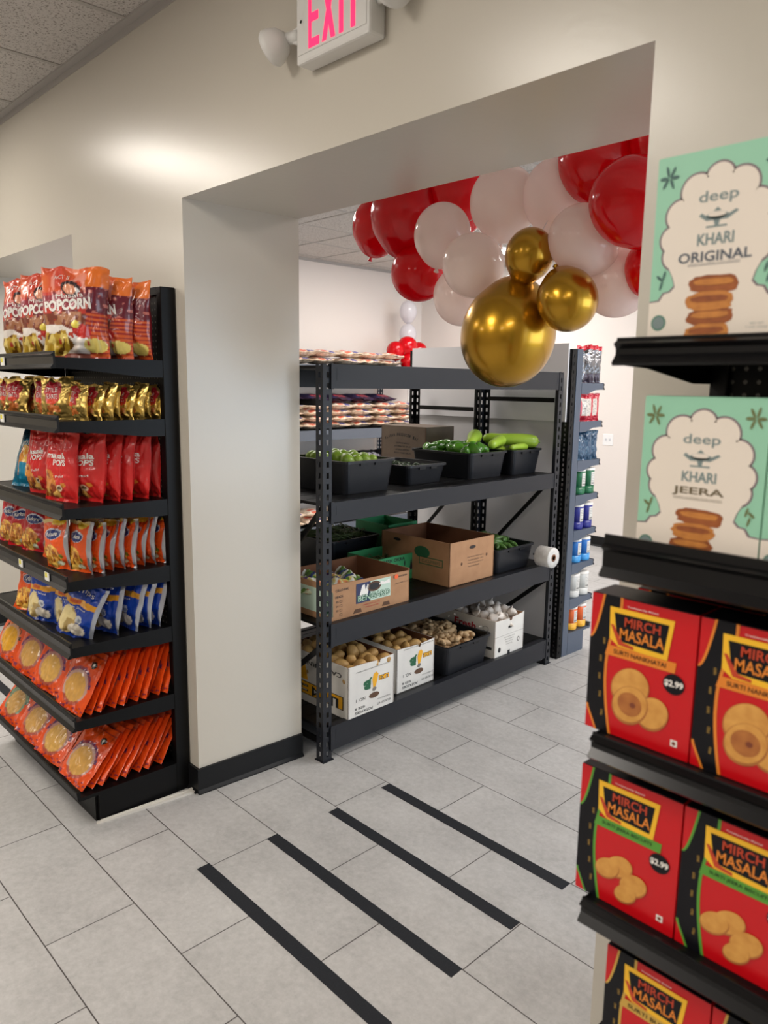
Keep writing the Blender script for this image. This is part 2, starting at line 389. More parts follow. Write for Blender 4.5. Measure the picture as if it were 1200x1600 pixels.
XL, YK, DG = -3.885, 1.567, 0.49
gondola('tall black gondola shelving stocked with orange and blue snack bags', (XL, YK, 0), 1.015, DG, 2.172, SH, tags=[(5, 0.475), (4, 0.42), (2, 0.53), (2, 0.83)])
# loose pale trim strip lying under the gondola's right side
m = MB(); m.prism([(-2.869, 1.135), (-2.862, 1.145), (-2.808, 1.56), (-2.846, 1.567)], lambda a, b, t: (a, b, 0.010 * t), 0)
m.prism([(-2.867, 1.15), (-2.863, 1.155), (-2.828, 1.56), (-2.84, 1.562)], lambda a, b, t: (a, b, 0.010 + 0.004 * t), 0)
tagp(m.build('floor_trim_strip', mat('white_trim', (212, 208, 200), 0.5)), 'loose white trim strip on the floor along the base of the snack shelving', 'trim strip')

# ---------------------------------------------------------------- printed pouches
def vnoise(x, y, seed=0):
    def h(i, j): return np.modf(np.abs(np.sin(i * 127.1 + j * 311.7 + seed * 74.7) * 43758.5453))[0]
    xi, yi = np.floor(x), np.floor(y); fx, fy = x - xi, y - yi; fx = fx * fx * (3 - 2 * fx); fy = fy * fy * (3 - 2 * fy)
    return (h(xi, yi) * (1 - fx) + h(xi + 1, yi) * fx) * (1 - fy) + (h(xi, yi + 1) * (1 - fx) + h(xi + 1, yi + 1) * fx) * fy
class Art:
    def __init__(s, U, V, base, metal=0.0):
        s.U, s.V = U, V; s.c = np.zeros(U.shape + (4,)); s.c[..., :3] = lin(base); s.c[..., 3] = metal
    def p(s, mask, rgb, metal=0.0):
        s.c[mask, :3] = lin(rgb); s.c[mask, 3] = metal; return s
    def mix(s, w, rgb):
        w = np.clip(w, 0, 1)[..., None]; s.c[..., :3] = s.c[..., :3] * (1 - w) + lin(rgb) * w; return s
    def ell(s, u, v, ru, rv, rgb, metal=0.0): return s.p(((s.U - u) / ru) ** 2 + ((s.V - v) / rv) ** 2 < 1, rgb, metal)
    def speck(s, mask, rgb, fu, fv, th, seed=0): return s.p(mask & (vnoise(s.U * fu, s.V * fv, seed) > th), rgb)
class Pouch:
    def __init__(s, w, h, t, design, texts=(), crinkle=0.004, seed=0, nu=44, nv=64, mats=None, seal=0.05, zig=0.0, flat=0.0):
        s.w, s.h, s.t, s.cr, s.seed, s.seal, s.zig, s.flat = w, h, t, crinkle, seed, seal, zig, flat
        U, V = np.meshgrid(np.linspace(-1, 1, nu), np.linspace(0, 1, nv))
        vs = []; cols = []
        for side in (1, -1):
            x, y, z = s.surf(U, V, side)
            vs.append(np.stack([x, y, z], -1).reshape(-1, 3)); cols.append(design(U if side == 1 else -U, V, side).c.reshape(-1, 4))
        n = nu * nv; fs = []
        for j in range(nv - 1):
            for i in range(nu - 1):
                a = j * nu + i
                fs.append((a, a + 1, a + nu + 1, a + nu)); fs.append((n + a + 1, n + a, n + a + nu, n + a + nu + 1))
        mb = MB(); mb.v = [tuple(p) for p in np.concatenate(vs).tolist()]; mb.f = fs; mb.m = [0] * len(fs); mb.s = [True] * len(fs); ml = [mats or film('printed_film')]
        for (txt, cx, cy, w_, h_, rot, mm, bold) in texts:
            if mm not in ml: ml.append(mm)
            def fn(a, b):
                U_ = np.clip(a / (w / 2), -1, 1); V_ = np.clip(b / h, 0, 1)
                X, Y, Z = s.surf(np.array([U_]), np.array([V_]), 1); return (X[0], Y[0] - 0.0016, Z[0])
            mb.text(txt, fn, cx * w / 2, cy * h, w_ * w, h_ * h, ml.index(mm), rot, bold)
        me = mb.mesh('pouch', ml)
        cc = np.ones((len(mb.v), 4)); cc[:2 * n] = np.concatenate(cols)
        at = me.color_attributes.new('Print', 'FLOAT_COLOR', 'POINT'); at.data.foreach_set('color', cc.ravel())
        s.pouch = me
    def surf(s, U, V, side):
        e = s.seal; q = np.clip((V - e) / (1 - 2 * e), 0, 1)
        prof = np.clip(1 - np.abs(2 * q - 1) ** 2.6, 0, 1) ** 0.75 * (1.12 - 0.26 * q)
        cross = np.clip(1 - np.abs(U) ** 2.6, 0, 1) ** 0.62
        T = s.t / 2 * prof * cross
        n1 = vnoise(U * 3.1 + 9, V * 5.2, s.seed) - 0.5; n2 = np.abs(vnoise(U * 7.3 + 3, V * 11 + 5, s.seed + 3) - 0.5) * 2 - 0.4
        n3 = np.abs(vnoise(U * 2.4 + V * 5, V * 4 - U * 3 + 7, s.seed + 8) - 0.5) * 2 - 0.4
        edge = 0.45 + 0.9 * np.abs(2 * V - 1) ** 2
        T = T + s.cr * edge * (n1 * 1.2 + n2 * 0.8 + n3 * 0.9) * (0.15 + cross)
        bow = s.cr * 2.2 * (vnoise(U * 1.6 + 4, V * 2.1, s.seed + 20) - 0.5) * (1 + 2 * np.clip(np.abs(2 * V - 1) - 0.6, 0, 1))
        crimp = s.zig * np.sin(U * 40) * (np.abs(2 * V - 1) > 1 - 2 * e)
        x = U * s.w / 2 * (1 - 0.07 * prof * (1 - s.flat)) + s.cr * 1.1 * (vnoise(V * 6 + 2, U * 1.0, s.seed + 30) - 0.5)
        z = V * s.h - s.cr * 1.6 * np.clip(V, 0, 1) * (vnoise(U * 2.5, V, s.seed + 40)) 
        y = -side * np.maximum(T, 0.0004) + bow + crimp
        return x, y, z
    def place(s, name, label, cat, loc, rz, lean, group=None, roll=0, scale=1.0):
        o = bpy.data.objects.new(name, s.pouch); COL.objects.link(o)
        o.location = loc; o.rotation_euler = (-lean, roll, rz)
        if scale != 1.0: o.scale = (scale,) * 3
        return tagp(o, label, cat, group)

def d_popcorn(U, V, side):
    a = Art(U, V, (202, 66, 54)); a.speck((V > 0.6) & (U < 0.5), (228, 150, 140), 5, 9, 0.66, 12); a.speck((V > 0.4) & (V < 0.8), (120, 40, 50), 7, 12, 0.7, 14)
    a.mix((V > 0.72) * 0.8 * (vnoise(U * 2, V * 6, 1)), (240, 130, 60))
    a.p((U < 0.3) & (V > 0.55) & (V < 0.68), (150, 52, 66))
    a.ell(-0.05, 0.76, 0.30, 0.09, (52, 40, 44)); a.ell(-0.08, 0.75, 0.2, 0.06, (222, 150, 118))
    a.p((U > 0.42) & (V > 0.5) & (V < 0.78), (104, 26, 42)); a.speck((U > 0.42) & (V > 0.5) & (V < 0.78), (190, 110, 100), 14, 22, 0.72, 5)
    a.p((U > 0.42) & (V <= 0.5), (206, 92, 44)); a.p((U > 0.42) & (V <= 0.5) & (np.sin(V * 130) > 0.1), (150, 34, 40)); a.p((U > 0.42) & (V > 0.78), (232, 118, 44))
    a.p((U <= 0.42) & (V < 0.47), (126, 62, 46)); a.speck((U <= 0.42) & (V < 0.5) & (V > 0.36), (176, 120, 84), 8, 16, 0.55, 31); a.p((U <= 0.42) & (V < 0.34 + 0.08 * (vnoise(U * 3, V * 3, 19) - 0.5)) & (V > 0.05), (236, 228, 220)); a.p((U > -0.5) & (U < 0.1) & (V > 0.05) & (V < 0.14) , (222, 210, 200))
    nz_ = vnoise(U * 3, V * 7, 17) - 0.5; m = (U + nz_ * 0.5 < -0.12) & (V + nz_ * 0.12 < 0.30) & (V > 0.03); a.p(m, (196, 158, 50)); a.speck(m, (112, 74, 22), 9, 14, 0.58, 3); a.speck(m, (238, 214, 120), 11, 17, 0.7, 6)
    a.ell(0.28, 0.29, 0.26, 0.075, (200, 44, 36)); a.ell(0.62, 0.14, 0.34, 0.08, (222, 202, 110)); a.ell(0.12, 0.36, 0.12, 0.04, (240, 222, 90))
    a.speck((V < 0.42) & (U < 0.45), (186, 60, 40), 7, 12, 0.83, 9)
    if side < 0: a = Art(U, V, (150, 34, 44)); a.p((np.abs(U) < 0.6) & (V > 0.3) & (V < 0.7), (210, 190, 180))
    return a
def d_gold(U, V, side):
    a = Art(U, V, (222, 190, 108), 0.85)
    if side > 0:
        a.ell(-0.05, 0.7, 0.62, 0.22, (172, 30, 44)); a.p((np.abs(U + 0.05) < 0.52) & (V > 0.42) & (V < 0.7), (184, 34, 44))
        m = (np.abs(U + 0.1) < 0.55) & (V > 0.1) & (V < 0.42); a.speck(m, (196, 110, 52), 6, 8, 0.45, 2); a.speck(m, (72, 92, 44), 5, 8, 0.66, 4); a.ell(-0.05, 0.42, 0.34, 0.07, (222, 70, 44))
    return a
def d_pops(U, V, side):
    a = Art(U, V, (208, 40, 40)); a.mix(0.4 * (V > 0.86), (232, 70, 56))
    if side > 0:
        m = (U < -0.15 - (V - 0.3) * 1.4) & (V < 0.46) & (V > 0.06); a.p(m, (214, 134, 58)); a.speck(m, (240, 190, 100), 8, 13, 0.6, 2); a.speck(m, (150, 70, 30), 9, 13, 0.68, 5)
        a.ell(0.1, 0.2, 0.16, 0.045, (240, 214, 180)); a.ell(0.1, 0.2, 0.1, 0.025, (90, 70, 40)); a.ell(0.38, 0.25, 0.12, 0.03, (228, 150, 60))
    return a
def d_teal(U, V, side):
    a = Art(U, V, (20, 116, 148)); a.p(V > 0.72, (14, 62, 84))
    m = (V < 0.62) & (V > 0.15) & (np.abs(U - 0.1) < 0.62); a.p(m, (232, 150, 40)); a.speck(m, (250, 200, 90), 7, 10, 0.55, 2); a.speck(m, (190, 96, 20), 8, 11, 0.66, 5)
    a.p((V < 0.36) & (V > 0.1) & (np.abs(U + 0.2) < 0.25), (24, 140, 180))
    return a
def d_kurk(base, low):
    def f(U, V, side):
        a = Art(U, V, base)
        if side > 0:
            a.p(V > 0.93, (222, 196, 130)); a.ell(0.35, 0.93, 0.4, 0.06, (238, 196, 52))
            m = ((U + 0.25) / 0.75) ** 2 + ((V - 0.26) / 0.24) ** 2 < 1; a.p(m, low); a.speck(m, (248, 202, 96), 7, 18, 0.55, 2); a.speck(m, (160, 88, 24), 9, 16, 0.66, 7)
            a.ell(0.3, 0.12, 0.2, 0.05, (206, 214, 178)); a.ell(0.5, 0.26, 0.12, 0.04, (112, 130, 50)); a.ell(0.3, 0.12, 0.12, 0.028, (232, 236, 214))
            a.ell(-0.05, 0.70, 0.66, 0.115, (196, 202, 214)); a.ell(-0.05, 0.69, 0.6, 0.095, (30, 50, 116))
            a.p(U > 0.84, (186, 188, 196), 0.7)
        else:
            a.p(np.abs(U) > 0.8, (186, 188, 196), 0.7); a.p((np.abs(U) < 0.5) & (V > 0.2) & (V < 0.7), (214, 210, 204))
        return a
    return f
def d_chips(U, V, side):
    a = Art(U, V, (22, 66, 168)); a.mix(0.5 * (V < 0.3), (14, 34, 96))
    if side > 0:
        a.p((V > 0.56 + U * 0.02) & (V < 0.66 + U * 0.02), (230, 160, 34)); a.p((V > 0.58) & (V < 0.64) & (U < -0.05) & (U > -0.6), (206, 90, 40))
        m = ((U + 0.45) / 0.5) ** 2 + ((V - 0.28) / 0.24) ** 2 < 1; a.p(m, (224, 206, 150)); a.speck(m, (176, 150, 92), 5, 8, 0.62, 2)
        m = ((U - 0.15) / 0.45) ** 2 + ((V - 0.16) / 0.1) ** 2 < 1; a.p(m, (222, 214, 198)); a.ell(0.15, 0.34, 0.2, 0.07, (196, 200, 206)); a.ell(0.18, 0.33, 0.1, 0.03, (120, 130, 150))
        a.p(U > 0.84, (190, 196, 208), 0.7)
    else: a.p(np.abs(U) > 0.82, (190, 196, 208), 0.7)
    return a
def d_papad(c0, c1, disc, rim):
    def f(U, V, side):
        a = Art(U, V, (230, 82, 20)); a.mix(0.45 * vnoise(U * 4, V * 6, 3), (204, 60, 20))
        if side > 0:
            dx, dv = (U + 0.05), (V - 0.36) * 1.32
            r = np.sqrt(dx ** 2 + (dv * 2) ** 2)
            a.p((r < 0.86) & (V > 0.42) & (np.abs(U) < 0.8), c1); a.speck((r < 0.9) & (V > 0.42), c0, 16, 22, 0.5, 4)
            a.p(r < 0.74, rim); a.p((r < 0.74) & (V < 0.2), (168, 74, 56)); a.p(r < 0.60, disc)
            m = r < 0.60; w = np.where(m, 0.55 * vnoise(U * 14, V * 18, 6), 0); a.mix(w, tuple(int(x * 0.8) for x in disc))
            a.ell(0.42, 0.78, 0.16, 0.06, (26, 24, 26)); a.ell(0.42, 0.78, 0.06, 0.02, (220, 214, 204))
            a.p((V > 0.9) & (V < 0.92), (160, 40, 40))
            a.speck((V < 0.12), (120, 40, 80), 10, 30, 0.78, 5)
        else:
            a.p((np.abs(U) < 0.5) & (V > 0.3) & (V < 0.6), (222, 140, 100))
        return a
    return f

W_ = M_INKW
POP = [Pouch(0.25, 0.345, 0.12, d_popcorn, [('POPCORN', -0.16, 0.575, 0.72, 0.125, 0.10, W_, 0.05), ('Masala', -0.1, 0.675, 0.42, 0.05, 0.10, W_, 0.0), ('ACT II', -0.35, 0.88, 0.24, 0.045, 0.05, W_, 0.0)], 0.012, s, 64, 84, seal=0.03) for s in (1, 2, 3)]
GOLD = [Pouch(0.155, 0.17, 0.055, d_gold, [('LITTLE', -0.06, 0.70, 0.36, 0.11, 0.0, W_, 0.0), ('HEARTS', -0.06, 0.54, 0.40, 0.12, 0.0, W_, 0.0)], 0.011, s, 48, 52, mats=film('gold_foil_film', 0.3, 0.1)) for s in (11, 12, 13)]
REDP = [Pouch(0.19, 0.285, 0.075, d_pops, [('masala', 0.0, 0.66, 0.62, 0.085, 0.0, W_, 0.03), ('POPS', 0.18, 0.565, 0.42, 0.085, 0.0, W_, 0.03), ('Puffed', 0.16, 0.37, 0.3, 0.035, 0.1, W_, 0.0)], 0.010, s) for s in (21, 22, 23)]
TEAL = Pouch(0.21, 0.30, 0.08, d_teal, [('PUFFS', -0.1, 0.66, 0.5, 0.07, 0.0, W_, 0.02)], 0.010, 31)
KUR = [Pouch(0.17, 0.215, 0.045, d_kurk((232, 88, 28), (222, 156, 60)), [('Kurkure', -0.05, 0.70, 0.44, 0.085, 0.05, W_, 0.02)], 0.008, s, zig=0.0008) for s in (41, 42, 43)]
KURR = [Pouch(0.17, 0.215, 0.05, d_kurk((188, 26, 38), (206, 132, 64)), [('Kurkure', -0.05, 0.70, 0.44, 0.085, 0.05, W_, 0.02)], 0.008, s, zig=0.0008) for s in (45, 46)]
CHP = [Pouch(0.182, 0.25, 0.05, d_chips, [('chips', -0.05, 0.80, 0.56, 0.12, 0.0, W_, 0.0), ('Plain Salted', -0.1, 0.52, 0.5, 0.035, 0.02, W_, 0.0)], 0.009, s, zig=0.0008) for s in (51, 52, 53)]
PAP = [Pouch(0.205, 0.27, 0.02, d_papad((86, 40, 96), (150, 60, 76), dd, rr), (), 0.006, s, 52, 60, seal=0.04, flat=1.0) for s, dd, rr in ((61, (216, 164, 84), (190, 150, 140)), (62, (212, 162, 88), (170, 110, 100)), (63, (222, 172, 88), (180, 130, 120)))]
PAPY = Pouch(0.205, 0.27, 0.02, d_papad((60, 40, 30), (222, 110, 40), (232, 170, 44), (206, 160, 130)), (), 0.006, 64, 52, 60, seal=0.04, flat=1.0)
PAPG = Pouch(0.205, 0.27, 0.02, d_papad((60, 90, 60), (120, 150, 120), (206, 160, 92), (120, 140, 116)), (), 0.006, 65, 52, 60, seal=0.04, flat=1.0)
R = math.radians
rnd = random.Random(5)
# top shelf: popcorn
zp = SH[5] + 0.001
for i, (x, y, a, l, w, sc_) in enumerate([(-2.96, 1.195, 54, 3, 'front row, next to the end post', 1.0), (-2.985, 1.325, 36, 2, 'behind the front one by the end post', 0.95), (-2.985, 1.415, 24, 2, 'at the back against the end post', 0.92),
                                  (-3.225, 1.19, 40, 3, 'front row, second from the end post', 1.0), (-3.30, 1.37, 24, 2, 'behind the second one of the front row', 0.95), (-3.45, 1.19, 36, 3, 'front row, third from the end post', 1.0), (-3.73, 1.28, 16, 2, 'at the end away from the post', 1.0)]):
    POP[i % 3].place('popcorn_bag', 'red masala popcorn bag on the top shelf, ' + w, 'popcorn bag', (x, y, zp), R(a), R(l), 'popcorn bags on the top snack shelf', scale=sc_)
# gold heart biscuits
zp = SH[4] + 0.001
g_ = 'gold biscuit pouches on the second snack shelf'
for i, (x, y, a, l, w) in enumerate([(-3.075, 1.145, 26, 6, 'at the shelf corner with label facing out'), (-3.24, 1.17, 18, 6, 'second from the corner'), (-3.53, 1.145, 20, 6, 'third along the front rail'), (-3.68, 1.16, 12, 5, 'fourth along the front rail'), (-3.50, 1.22, 16, 6, 'behind the third along the rail'), (-3.26, 1.24, 14, 8, 'behind the second from the corner')]):
    GOLD[i % 3].place('biscuit_pouch', 'gold foil pouch with red label, ' + w, 'biscuit pouch', (x, y, zp), R(a), R(l), g_)
for i in range(8):
    GOLD[(i + 1) % 3].place('biscuit_pouch', 'crinkled gold foil pouch seen edge on, %s behind the corner pouch' % ORD[i], 'biscuit pouch', (-2.965 + 0.008 * ((i * 7) % 3), 1.19 + 0.043 * i, zp), R(-4 + 9 * ((i * 5) % 3)), R(6 + 3 * (i % 3)), g_, scale=0.88)
# red pops and teal bag
zp = SH[3] + 0.001
TEAL.place('puffed_snack_bag', 'teal and orange puffed snack bag leaning beside the red pops bags', 'snack bag', (-3.60, 1.20, zp), R(22), R(20))
TEAL.place('puffed_snack_bag', 'dark teal snack bag standing behind the leaning teal one', 'snack bag', (-3.46, 1.33, zp), R(10), R(8))
g_ = 'red pops bags on the third snack shelf'
REDP[0].place('pops_bag', 'red masala pops bag between the teal bag and the corner bag', 'snack bag', (-3.355, 1.165, zp), R(14), R(5), g_)
REDP[1].place('pops_bag', 'red masala pops bag bulging at the front corner of its shelf', 'snack bag', (-3.085, 1.155, zp), R(18), R(4), g_)
for i in range(5):
    REDP[(i + 2) % 3].place('pops_bag', 'red masala pops bag, %s in the row behind the corner bag' % ORD[i], 'snack bag', (-3.025 + 0.01 * (i % 2), 1.235 + 0.062 * i, zp), R(14 + 3 * (i % 2)), R(5 + (i % 3)), g_)
# corn sticks
zp = SH[2] + 0.001
g_ = 'corn stick bags on the fourth snack shelf'
for i, (x, y) in enumerate([(-3.80, 1.16), (-3.66, 1.165)]): KURR[i].place('corn_stick_bag', ['dark red corn stick bag at the outer end of its shelf', 'dark red corn stick bag, second from the outer shelf end'][i], 'snack bag', (x, y, zp), R(20), R(14), g_)
KURR[0].place('corn_stick_bag', 'red corn stick bag touching the first of the orange bags', 'snack bag', (-3.52, 1.17, zp), R(22), R(15), g_)
KUR[0].place('corn_stick_bag', 'orange corn stick bag peeking out between the red bags and the corner bag', 'snack bag', (-3.30, 1.185, zp), R(8), R(6), g_)
KUR[1].place('corn_stick_bag', 'orange corn stick bag at the front corner, tilted with its blue badge showing', 'snack bag', (-3.11, 1.135, zp), R(14), R(4), g_, roll=R(-7))
for i in range(8):
    KUR[(i + 2) % 3].place('corn_stick_bag', 'orange corn stick bag with silver edge, %s behind the corner bag' % ORD[i], 'snack bag', (-3.01 + 0.006 * ((i * 5) % 3), 1.178 + 0.0455 * i, zp), R(10 + 5 * ((i * 3) % 3)), R(5 + 2 * (i % 3)), g_)
# blue chips
zp = SH[1] + 0.001
g_ = 'blue chips bags on the fifth snack shelf'
KUR[2].place('chips_bag', 'orange chips bag with a chips picture, beside the blue bags', 'chips bag', (-3.50, 1.135, zp), R(26), R(14))
for i, (x, y, a, l, r, w) in enumerate([(-3.31, 1.125, 24, 7, 4, 'front row, second from the shelf corner'), (-3.14, 1.165, 18, 8, 3, 'standing upright behind the slumped one'), (-3.01, 1.135, 28, 12, 17, 'at the shelf corner, slumped sideways'), (-3.00, 1.265, 14, 10, 3, 'tucked fourth from the end post')]):
    CHP[i % 3].place('chips_bag', 'blue and yellow chips bag, ' + w, 'chips bag', (x, y, zp), R(a), R(l), g_, roll=R(r))
for i in range(3):
    CHP[(i + 1) % 3].place('chips_bag', 'blue and yellow salted chips bag, %s from the end post' % ORD[2 - i], 'chips bag', (-2.995, 1.352 + 0.05 * i, zp), R(12), R(12), g_, roll=R(4))
# papad packets
for lev, zs, lean, ysp in ((0, SH[0] + 0.001, 27, 0.033), (1, 0.141, 40, 0.034)):
    g_ = 'papad packets on the %s snack shelf' % ['sixth', 'bottom']
    g_ = 'papad packets on the ' + ['sixth snack shelf', 'bottom snack deck'][lev]
    sn = ['upper tier', 'bottom tier'][lev]
    cols = [(-3.80, 5, PAPY if lev == 0 else PAPG), (-3.525, 6, PAP[1]), (-3.275, 6, PAP[2]), (-3.005, 12 if lev == 0 else 11, PAP[0])]
    for c, (x, n, pp) in enumerate(cols):
        cn = ['outer stack', 'second stack', 'third stack', 'long stack by the end post'][c]
        for k in range(n):
            P = pp if k == 0 else PAP[(k + c) % 3]
            fr = 'front one' if k == 0 else '%s behind the front' % ORD[k - 1]
            P.place('papad_packet', 'orange papad packet %s, %s, %s' % (sn, cn, fr), 'papad packet', (x + (0.02 if c < 3 else 0.012) * ((k * 7) % 3 - 1) * (k > 0), 1.085 + 0.012 * (lev == 0) + ysp * k * (1.0 if c == 3 else 0.9), zs + 0.004), R(9 + 2 * ((k + c) % 3)), R(lean - 1.0 * k * (1 if lev == 0 else 1.0)), g_, roll=R(5 - 2 * (k % 3)))

# ================================================================== EXIT SIGN, SWITCH
t = thing('exit_sign', 'lit exit sign with red letters mounted on the wall above the doorway', 'exit sign', (-1.982, YF, 2.74))
body = MB().box(0, -0.063, 0, 0.325, -0.0, 0.235).build('housing', M_WPLAS, t, 0.008)
m = MB(); m.box(0.010, -0.0655, 0.024, 0.315, -0.063, 0.225); m.build('face_plate', M_WPLAS, t, 0.001)
m = MB(); fn = lambda a, b: (a, -0.0662, b); ET = 0.193; EB = 0.031
def bar(x0, z0, x1, z1): m.poly([(x0, z0), (x1, z0), (x1, z1), (x0, z1)], fn)
bar(0.063, EB, 0.078, ET); bar(0.078, EB, 0.114, EB + 0.024); bar(0.078, 0.099, 0.110, 0.123); bar(0.078, ET - 0.024, 0.114, ET)
m.poly([(0.126, EB), (0.146, EB), (0.186, ET), (0.166, ET)], fn); m.poly([(0.166, EB), (0.186, EB), (0.146, ET), (0.126, ET)], lambda a, b: (a, -0.0663, b))
bar(0.202, EB, 0.221, ET); bar(0.252, EB, 0.271, ET); bar(0.232, ET - 0.024, 0.291, ET)
m.build('lettering', emis('exit_red', (255, 40, 96), 1.15), t)
m = MB(); m.poly([(0.040, 0.085), (0.048, 0.088), (0.030, 0.120), (0.022, 0.116)], fn); m.poly([(0.022, 0.112), (0.030, 0.108), (0.048, 0.142), (0.040, 0.145)], fn)
m.build('arrow_mark', mat('arrow_white', (225, 222, 218), 0.5), t)
MB().lathe([(0.004, 0), (0.003, 0.002)], 0, 12, (0.327, -0.03, 0.11)).build('indicator_light', emis('led_red', (255, 70, 60), 2.0), t)
def lamp_head(s, x):
    m = MB(); prof = [(0.0, 0.0), (0.022, 0.004), (0.040, 0.02), (0.052, 0.046), (0.055, 0.062), (0.050, 0.07), (0.0, 0.072)]
    m.lathe(prof, 0, 28); o = m.build('lamp_head', M_WPLAS, t); o.location = (x + s * 0.045, -0.055, 0.10); o.rotation_euler = (math.radians(18), math.radians(s * 112), 0)
    m = MB(); m.tube([(x, -0.03, 0.10), (x + s * 0.05, -0.045, 0.10)], 0.018, 0, 14); m.tube([(x - s * 0.012, -0.03, 0.086), (x + s * 0.014, -0.034, 0.082), (x + s * 0.03, -0.04, 0.088)], 0.008, 0, 10); m.tube([(x - s * 0.012, -0.03, 0.114), (x + s * 0.014, -0.034, 0.119), (x + s * 0.03, -0.04, 0.112)], 0.008, 0, 10)
    m.build('swivel_joint', M_WPLAS, t)
lamp_head(-1, -0.012); lamp_head(1, 0.337)
t = thing('light_switch', 'white double toggle light switch on the back wall of the produce room', 'light switch', (-4.39, 7.65, 1.22))
MB().box(-0.062, -0.006, -0.062, 0.062, 0, 0.062).build('cover_plate', mat('switch_white', (240, 240, 240), 0.4), t, 0.002)
for x in (-0.024, 0.024):
    m = MB(); m.box(x - 0.006, -0.014, -0.010, x + 0.006, -0.006, 0.012); m.build('toggle', mat('switch_grey', (200, 200, 205), 0.4), t)

# ================================================================== STEEL RACKS
TH = math.radians(91.3)
O3 = Vector((-2.635, 2.10, 0)); DX = Vector((math.cos(TH), math.sin(TH), 0)); DY = Vector((-math.sin(TH), math.cos(TH), 0))
def RK(u, y, z): return O3 + DX * u + DY * y + Vector((0, 0, z))
def slotted(m, x0, y0, x1, y1, z0, z1, w0=0.35, w1=0.65, pitch=0.05, sl=0.026, thick=0.003):
    # a strip from (x0,y0) to (x1,y1) pierced by a column of tapered slots
    X = lambda s: x0 + (x1 - x0) * s; Y = lambda s: y0 + (y1 - y0) * s
    n = Vector((y1 - y0, x0 - x1, 0)).normalized() * thick
    def q(a, b, za, zb, zc=None, zd=None):
        zc = zb if zc is None else zc; zd = za if zd is None else zd
        p = [(X(a), Y(a), za), (X(b), Y(b), zd), (X(b), Y(b), zc), (X(a), Y(a), zb)]
        v = p + [(c[0] - n.x, c[1] - n.y, c[2]) for c in p]
        m.add(v, [(0, 1, 2, 3), (7, 6, 5, 4), (0, 4, 5, 1), (1, 5, 6, 2), (2, 6, 7, 3), (3, 7, 4, 0)])
    q(0, w0, z0, z1); q(w1, 1, z0, z1)
    z = z0; first = True; k = 0
    while z < z1 - 0.001:
        e = min(z + pitch - sl, z1); q(w0, w1, z, e); z = z + pitch
def steel_rack(label, u0, y0, L, D, H, beams, mt, name='steel_rack', loc=None, rz=None, braces=True, deckm=None, group=None, btop=None):
    t = thing(name, label, 'rack', loc if loc is not None else RK(u0, y0, 0), TH if rz is None else rz, group)
    w = 0.05
    for ix in (0, 1):
        for iy in (0, 1):
            m = MB(); xo = ix * L; sx = 1 - 2 * ix; yo = iy * D; sy = 1 - 2 * iy
            slotted(m, xo, yo, xo + sx * w, yo, 0.0, H); slotted(m, xo, yo, xo, yo + sy * w, 0.0, H)
            m.box(xo + sx * w, yo, 0, xo + sx * (w - 0.003), yo + sy * 0.014, H)
            m.box(xo - 0.008 * sx, yo - 0.008 * sy, 0, xo + sx * 0.058, yo + sy * 0.058, 0.004)
            m.build('post', mt, t)
        if braces:
            x = ix * L + (0.008 if ix == 0 else -0.02)
            for za, zb in ((1.70 * H / 1.885, None), (1.22, 0.62), (0.56, 0.1), (0.08, None)):
                m = MB()
                if zb is None: m.box(x, w, za, x + 0.012, D - w, za + 0.028)
                else: m.prism([(w * 0.5, za), (w * 0.5, za + 0.034), (D - w * 0.5, zb + 0.034), (D - w * 0.5, zb)], lambda a, b, s: (x + 0.012 * s, a, b))
                m.build('brace', M_BLK, t)
    for zt, zb in beams:
        for yf in (0, 1):
            m = MB(); a, b = (-0.006, 0.032) if yf == 0 else (D - 0.032, D + 0.006)
            m.box(w + 0.001, a, zb, L - w - 0.001, b, zt)
            for xe in (w - 0.012, L - w - 0.004):
                m.box(xe, a - 0.003 * (1 - 2 * yf) if yf == 0 else b, zb - 0.004, xe + 0.016, a if yf == 0 else b + 0.003, zt + 0.003)
            for xs in (w + 0.022, L - w - 0.026):
                m.box(xs, (a - 0.0008) if yf == 0 else b, zb + 0.035, xs + 0.004, a if yf == 0 else b + 0.0008, zt - 0.02)
            o = m.build('beam', mt, t, 0.0015)
        m = MB(); m.box(0.02, 0.034, zt - 0.02, L - 0.02, D - 0.034, zt - 0.006)
        for k in range(5): m.box(0.05, 0.06 + k * (D - 0.15) / 4, zt - 0.006, L - 0.05, 0.068 + k * (D - 0.15) / 4, zt - 0.0045)
        m.build('deck', deckm or M_BLK, t)
    return t
ZB = [(1.885, 1.778), (1.262, 1.168), (0.682, 0.572), (0.172, 0.05)]
Z1, Z2, Z3 = 1.2575, 0.6775, 0.1675
steel_rack('dark grey steel produce rack loaded with tubs and cartons in the doorway', 0.046, 0, 1.947, 0.61, 1.885, ZB, M_RACK)
steel_rack('black steel rack standing back to back behind the produce rack', 0.068, 0.635, 1.92, 0.61, 1.80, [(1.24, 1.15), (0.682, 0.572), (0.172, 0.05)], M_BLK)
steel_rack('grey steel rack stacked with rice bags against the far wall', 0, 0, 2.62, 0.64, 2.03, [(2.0, 1.90), (1.285, 1.172), (0.80, 0.70), (0.2, 0.1)], M_GREY, loc=(-6.58, 4.20, 0), rz=PI / 2)

